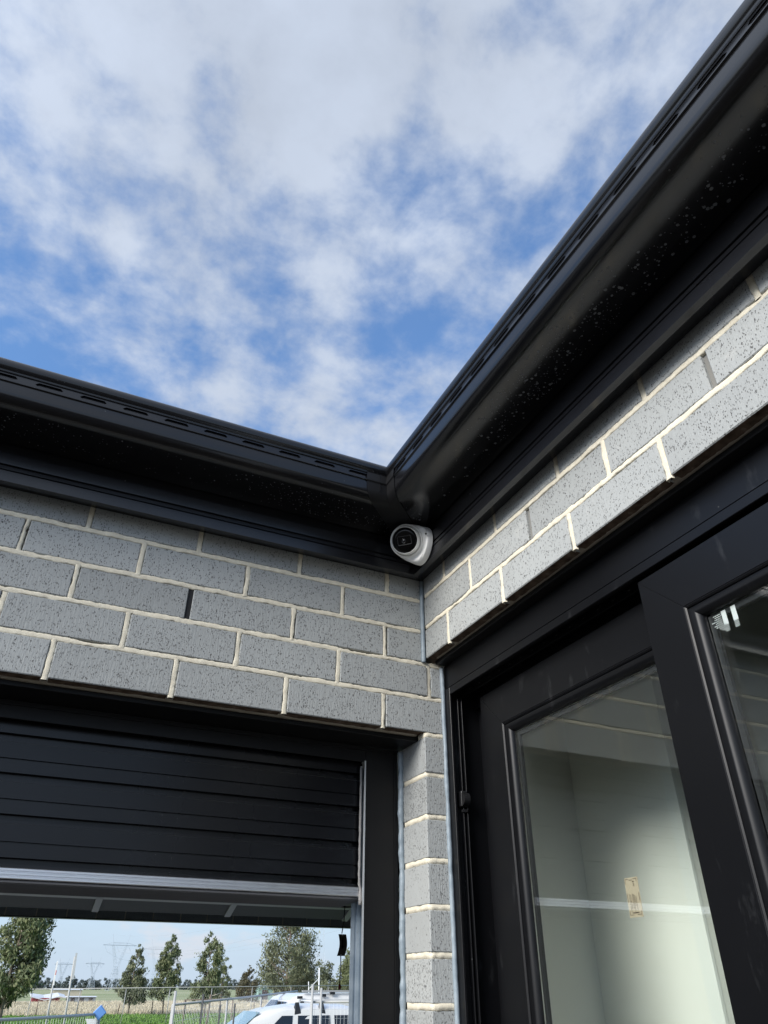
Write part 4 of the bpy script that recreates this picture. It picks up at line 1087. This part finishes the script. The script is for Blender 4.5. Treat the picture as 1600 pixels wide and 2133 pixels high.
e = thing('braced_pole', 'white slim pole with a diagonal brace near the right edge of the opening', 'pole', None, (22.6, 60.8, GZ))
tube('pole', [(0, 0, 0), (-.12, 0, 3.45)], .05, SIGNW, e, 8); tube('brace', [(-.85, 0, 2.1), (-.12, 0, 2.75)], .028, SIGNW, e, 6); tube('brace', [(-.75, 0, 0), (-.95, 0, 2.55)], .03, SIGNW, e, 6); tube('cross_bar', [(-1.4, 0, 2.25), (.2, 0, 2.3)], .018, SIGNW, e, 6)

# ---- temporary fences
WIREM = mat('galvanised_mesh_wire', (.62, .64, .65), .5, .5, .3)
def temp_fence(label, p0, p1, zt0, zt1, extra=(), posts=(0, 1)):
    e = thing('temporary_fence', label, 'fence', 'temporary site fences along the kerb')
    p0, p1 = Vector((*p0, 0)), Vector((*p1, 0)); d = (p1-p0); ln = d.length
    P = lambda f, z: p0.lerp(p1, f)+Vector((0, 0, z))
    zt = lambda f: zt0+(zt1-zt0)*f
    tube('top_rail', [P(0, zt0), P(.5, zt(.5)-.012), P(1, zt1)], .021, PIPE, e, 8)
    tube('bottom_rail', [P(0, GZ+.15), P(1, GZ+.15)], .019, PIPE, e, 8)
    for f in posts: tube('post', [P(f, GZ), P(f, zt(f)+.0)], .021, PIPE, e, 8)
    bm = bmesh.new(); n = int(ln/.075)
    for k in range(1, n): add_tube(bm, [P(k/n, GZ+.15), P(k/n, zt(k/n))], .0019, 3, False)
    nzr = int((zt0-GZ)/.15)
    for k in range(1, nzr): add_tube(bm, [P(0, GZ+.15+k*.15), P(1, GZ+.15+k*.15+(zt1-zt0)*k/nzr)], .0019, 3, False)
    tag(bm_obj('mesh_infill', bm, WIREM, e), kind='stuff')
    return e
f1 = temp_fence('temporary mesh fence panel at the lower left with a blue clamp', (-1.6, 10.4), (1.04, 14.26), 1.285, 1.262)
CLAMP = mat('blue_plastic_clamp', (.11, .25, .55), .45)
o = box('blue_clamp', (-.080, -.05, -.080), (.080, .05, .080), CLAMP, f1, .012); o.location = (1.07, 14.2, 1.285); o.rotation_euler = (0, PI/4, -.2)
tube('post', [(1.09, 14.3, GZ), (1.09, 14.3, 1.40)], .021, PIPE, f1, 8)
mesh_obj('white_corner_plate', [(.86, 14.24, 1.20), (1.05, 14.24, 1.20), (1.05, 14.24, .90), (.99, 14.24, .98)], [(0, 1, 2, 3)], SIGNW, f1)
f2 = temp_fence('temporary mesh fence in front of the white wagon, with its post under the slender tree', (2.26, 14.0), (6.85, 20.6), 1.395, 1.575, posts=(0, .34, .62, 1))
tube('post', [(2.30, 13.96, GZ), (2.27, 13.96, 1.60)], .023, PIPE, f2, 8)
f3 = temp_fence('temporary mesh fence panel at the right with two tall joined posts before the wagon', (5.04, 14.5), (9.2, 14.1), 1.42, 1.44)
tube('post', [(5.06, 14.46, GZ), (5.04, 14.46, 1.71)], .026, PIPE, f3, 8); tube('post', [(5.23, 14.44, GZ), (5.22, 14.44, 1.65)], .024, PIPE, f3, 8)
DSTEEL = mat('dark_star_post', (.07, .07, .07), .6)
for xx, zz in ((2.955, 1.55), (3.30, 1.38), (3.58, 1.40)):
    e = tag(tube('star_post', [(xx, 14.7, GZ), (xx-.01, 14.7, zz)], .018, DSTEEL, None, 5), {2.955: 'tallest dark steel stake standing behind the fence rail', 3.30: 'short dark steel stake with a light cap between two others', 3.58: 'dark steel stake nearest the white wagon windscreen'}[xx], 'stake', 'dark stakes by the fence')

# ---- vehicles
CARW = mat('white_car_paint', (.60, .595, .575), .18, .5)
CARB = mat('black_car_trim', (.012, .012, .013), .45); TYRE = mat('tyre_rubber', (.018, .018, .018), .85); RIM = mat('alloy_rim', (.5, .5, .52), .35, .5, .8)
LAMPM = mat('clear_lamp', (.6, .62, .64), .1); TAILM = mat('red_lamp', (.35, .01, .01), .2)
def loft(name, secs, m, parent, smooth=True, caps=True):
    """secs: list of rings with equal vertex count"""
    V = [p for s_ in secs for p in s_]; n = len(secs[0]); F = []
    for i in range(len(secs)-1):
        for k in range(n-1): F.append((i*n+k, i*n+k+1, (i+1)*n+k+1, (i+1)*n+k))
    if caps: F.append(tuple(range(n))); F.append(tuple((len(secs)-1)*n+k for k in range(n))[::-1])
    o = mesh_obj(name, V, F, m, parent)
    if smooth:
        for p in o.data.polygons: p.use_smooth = True
        o.data.set_sharp_from_angle(angle=math.radians(32))
    return o
def wheels(e, xs, hw, r):
    for x in xs:
        for s_ in (-1, 1):
            bm = bmesh.new(); lathe(bm, [(r*.62, -.11), (r*.92, -.11), (r, -.08), (r, .08), (r*.92, .11), (r*.62, .11)], (x, s_*(hw-.10), r), (0, 1, 0), 24); w = bm_obj('wheel', bm, TYRE, e, True)
            bm = bmesh.new(); lathe(bm, [(r*.62, .09), (r*.5, .06), (r*.12, .08), (0, .08)], (x, s_*(hw-.10), r), (0, s_, 0), 20); bm_obj('rim', bm, RIM, w)
wag = thing('parked_wagon', 'white station wagon with dark side windows and black roof rack feet behind the fence', 'car', None, (2.36, 16.95, GZ))
def body_sec(x, zt, hw, zb=.32):
    return [(x, -hw*.94, zb), (x, -hw, zb+.12), (x, -hw, zt-.16), (x, -hw*.975, zt-.05), (x, -hw*.90, zt), (x, 0, zt+.03), (x, hw*.90, zt), (x, hw*.975, zt-.05), (x, hw, zt-.16), (x, hw, zb+.12), (x, hw*.94, zb)]
loft('body', [body_sec(0, .78, .76, .40), body_sec(.12, .86, .84), body_sec(.55, .98, .92), body_sec(1.35, 1.08, .94), body_sec(3.0, 1.09, .94), body_sec(4.5, 1.09, .93), body_sec(4.78, 1.02, .90), body_sec(4.85, .86, .84, .42)], CARW, wag)
def cab_sec(x, zr, hwr, hwb):
    return [(x, -hwb, 1.05), (x, -hwr-.02, zr-.22), (x, -hwr*.95, zr-.10), (x, -hwr*.72, zr-.03), (x, 0, zr), (x, hwr*.72, zr-.03), (x, hwr*.95, zr-.10), (x, hwr+.02, zr-.22), (x, hwb, 1.05)]
def cab_sec2(xb, xr, zr, hwr, hwb):     # raked section: roof x differs from belt x
    s_ = cab_sec(0, zr, hwr, hwb); out_ = []
    for (x, y, z) in s_: f = (z-1.05)/(zr-1.05); out_.append((xb+(xr-xb)*f, y, z))
    return out_
loft('cabin', [cab_sec2(1.35, 2.22, 1.72, .66, .86), cab_sec2(1.58, 2.48, 1.80, .70, .88), cab_sec2(2.1, 2.90, 1.85, .72, .89), cab_sec2(3.2, 3.3, 1.865, .73, .89), cab_sec2(4.3, 4.2, 1.85, .72, .88), cab_sec2(4.72, 4.45, 1.80, .69, .85)], CARW, wag)
def side_win(xa0, xa1, xb0, xb1, s_, z0=1.12, z1=1.655):
    def yy(z): f = (z-1.05)/.58; return -(.89+(.745-.89)*f)-.008
    q = [(xa0, yy(z0)*s_*-1, z0), (xb0, yy(z0)*s_*-1, z0), (xb1, yy(z1)*s_*-1, z1), (xa1, yy(z1)*s_*-1, z1)]
    o = mesh_obj('side_window', q, [(0, 1, 2, 3)], CARGL, wag); sd2 = o.modifiers.new('t', 'SOLIDIFY'); sd2.thickness = .01; return o
for s_ in (-1, 1):
    side_win(2.0, 2.66, 2.86, 2.90, s_); side_win(2.98, 3.02, 3.75, 3.75, s_); side_win(3.87, 3.85, 4.50, 4.33, s_)
sc = [(1.36, -.76, 1.10), (1.36, .76, 1.10), (2.22, .61, 1.70), (2.22, -.61, 1.70)]
o = mesh_obj('windscreen', [(x-.014, y, z+.012) for x, y, z in sc], [(0, 1, 2, 3)], SCREEN, wag); sd2 = o.modifiers.new('t', 'SOLIDIFY'); sd2.thickness = .012
o = mesh_obj('rear_window', [(4.72, -.66, 1.15), (4.72, .66, 1.15), (4.56, .58, 1.66), (4.56, -.58, 1.66)], [(0, 1, 2, 3)], CARGL, wag)
wheels(wag, (.92, 3.75), .93, .35)
for s_ in (-1, 1):
    box('headlight', (.03, s_*.60-.13, .66), (.16, s_*.60+.13, .80), LAMPM, wag, .02); box('tail_light', (4.76, s_*.74-.09, .80), (4.87, s_*.74+.09, 1.02), TAILM, wag, .015)
    box('mirror', (1.45, s_*1.0-.09, 1.06), (1.60, s_*1.0+.09, 1.20), CARW, wag, .03)
box('front_bumper', (-.06, -.78, .36), (.10, .78, .60), CARW, wag, .05); box('grille', (-.02, -.42, .62), (.06, .42, .76), CARB, wag, .01)
for xx in (3.02, 3.58):
    for s_ in (-1, 1):
        bm = bmesh.new(); y0 = s_*.64
        V = [(xx-.085, y0-.05*s_, 1.66), (xx+.085, y0-.05*s_, 1.66), (xx+.085, y0+.10*s_, 1.63), (xx-.085, y0+.10*s_, 1.63), (xx-.03, y0-.05*s_, 1.885), (xx+.03, y0-.05*s_, 1.885), (xx+.03, y0+.03*s_, 1.885), (xx-.03, y0+.03*s_, 1.885)]
        mesh_obj('rack_foot', V, [(0, 3, 2, 1), (4, 5, 6, 7), (0, 1, 5, 4), (1, 2, 6, 5), (2, 3, 7, 6), (3, 0, 4, 7)], CARB, wag)
    tube('cross_bar', [(xx, -.70, 1.90), (xx, .70, 1.90)], .014, SIGNW, wag, 6)

van = thing('parked_van', 'long white van roof with black fittings showing behind the white wagon', 'van', None, (5.85, 18.95, GZ))
def van_sec(x, zt, hw): return [(x, -hw, .40), (x, -hw, 1.1), (x, -hw*.97, zt-.12), (x, -hw*.88, zt), (x, hw*.88, zt), (x, hw*.97, zt-.12), (x, hw, 1.1), (x, hw, .40)]
loft('body', [van_sec(-1.55, .78, .80), van_sec(-1.35, .98, .88), van_sec(-.75, 1.12, .92), van_sec(.05, 1.96, .90), van_sec(.35, 2.04, .93), van_sec(3.6, 2.06, .93), van_sec(3.75, 2.0, .91)], CARW, van)
o = mesh_obj('windscreen', [(-.70, -.74, 1.20), (-.70, .74, 1.20), (.0, .66, 1.90), (.0, -.66, 1.90)], [(0, 1, 2, 3)], CARGL, van); o.location.x = -.03
for s_ in (-1, 1): box('side_window', (.15, s_*.93-.012, 1.25), (1.0, s_*.93+.012, 1.72), CARGL, van)
wheels(van, (-.85, 2.7), .93, .34)
box('roof_rail', (.25, -.90, 2.065), (3.5, -.86, 2.10), PIPE, van)
for xx, zz in ((.12, 1.93), (.72, 1.97), (.95, 2.015), (1.60, 1.985)):
    box('roof_fitting', (xx, -.945, zz), (xx+.13, -.90, zz+.055), CARB, van, .006)
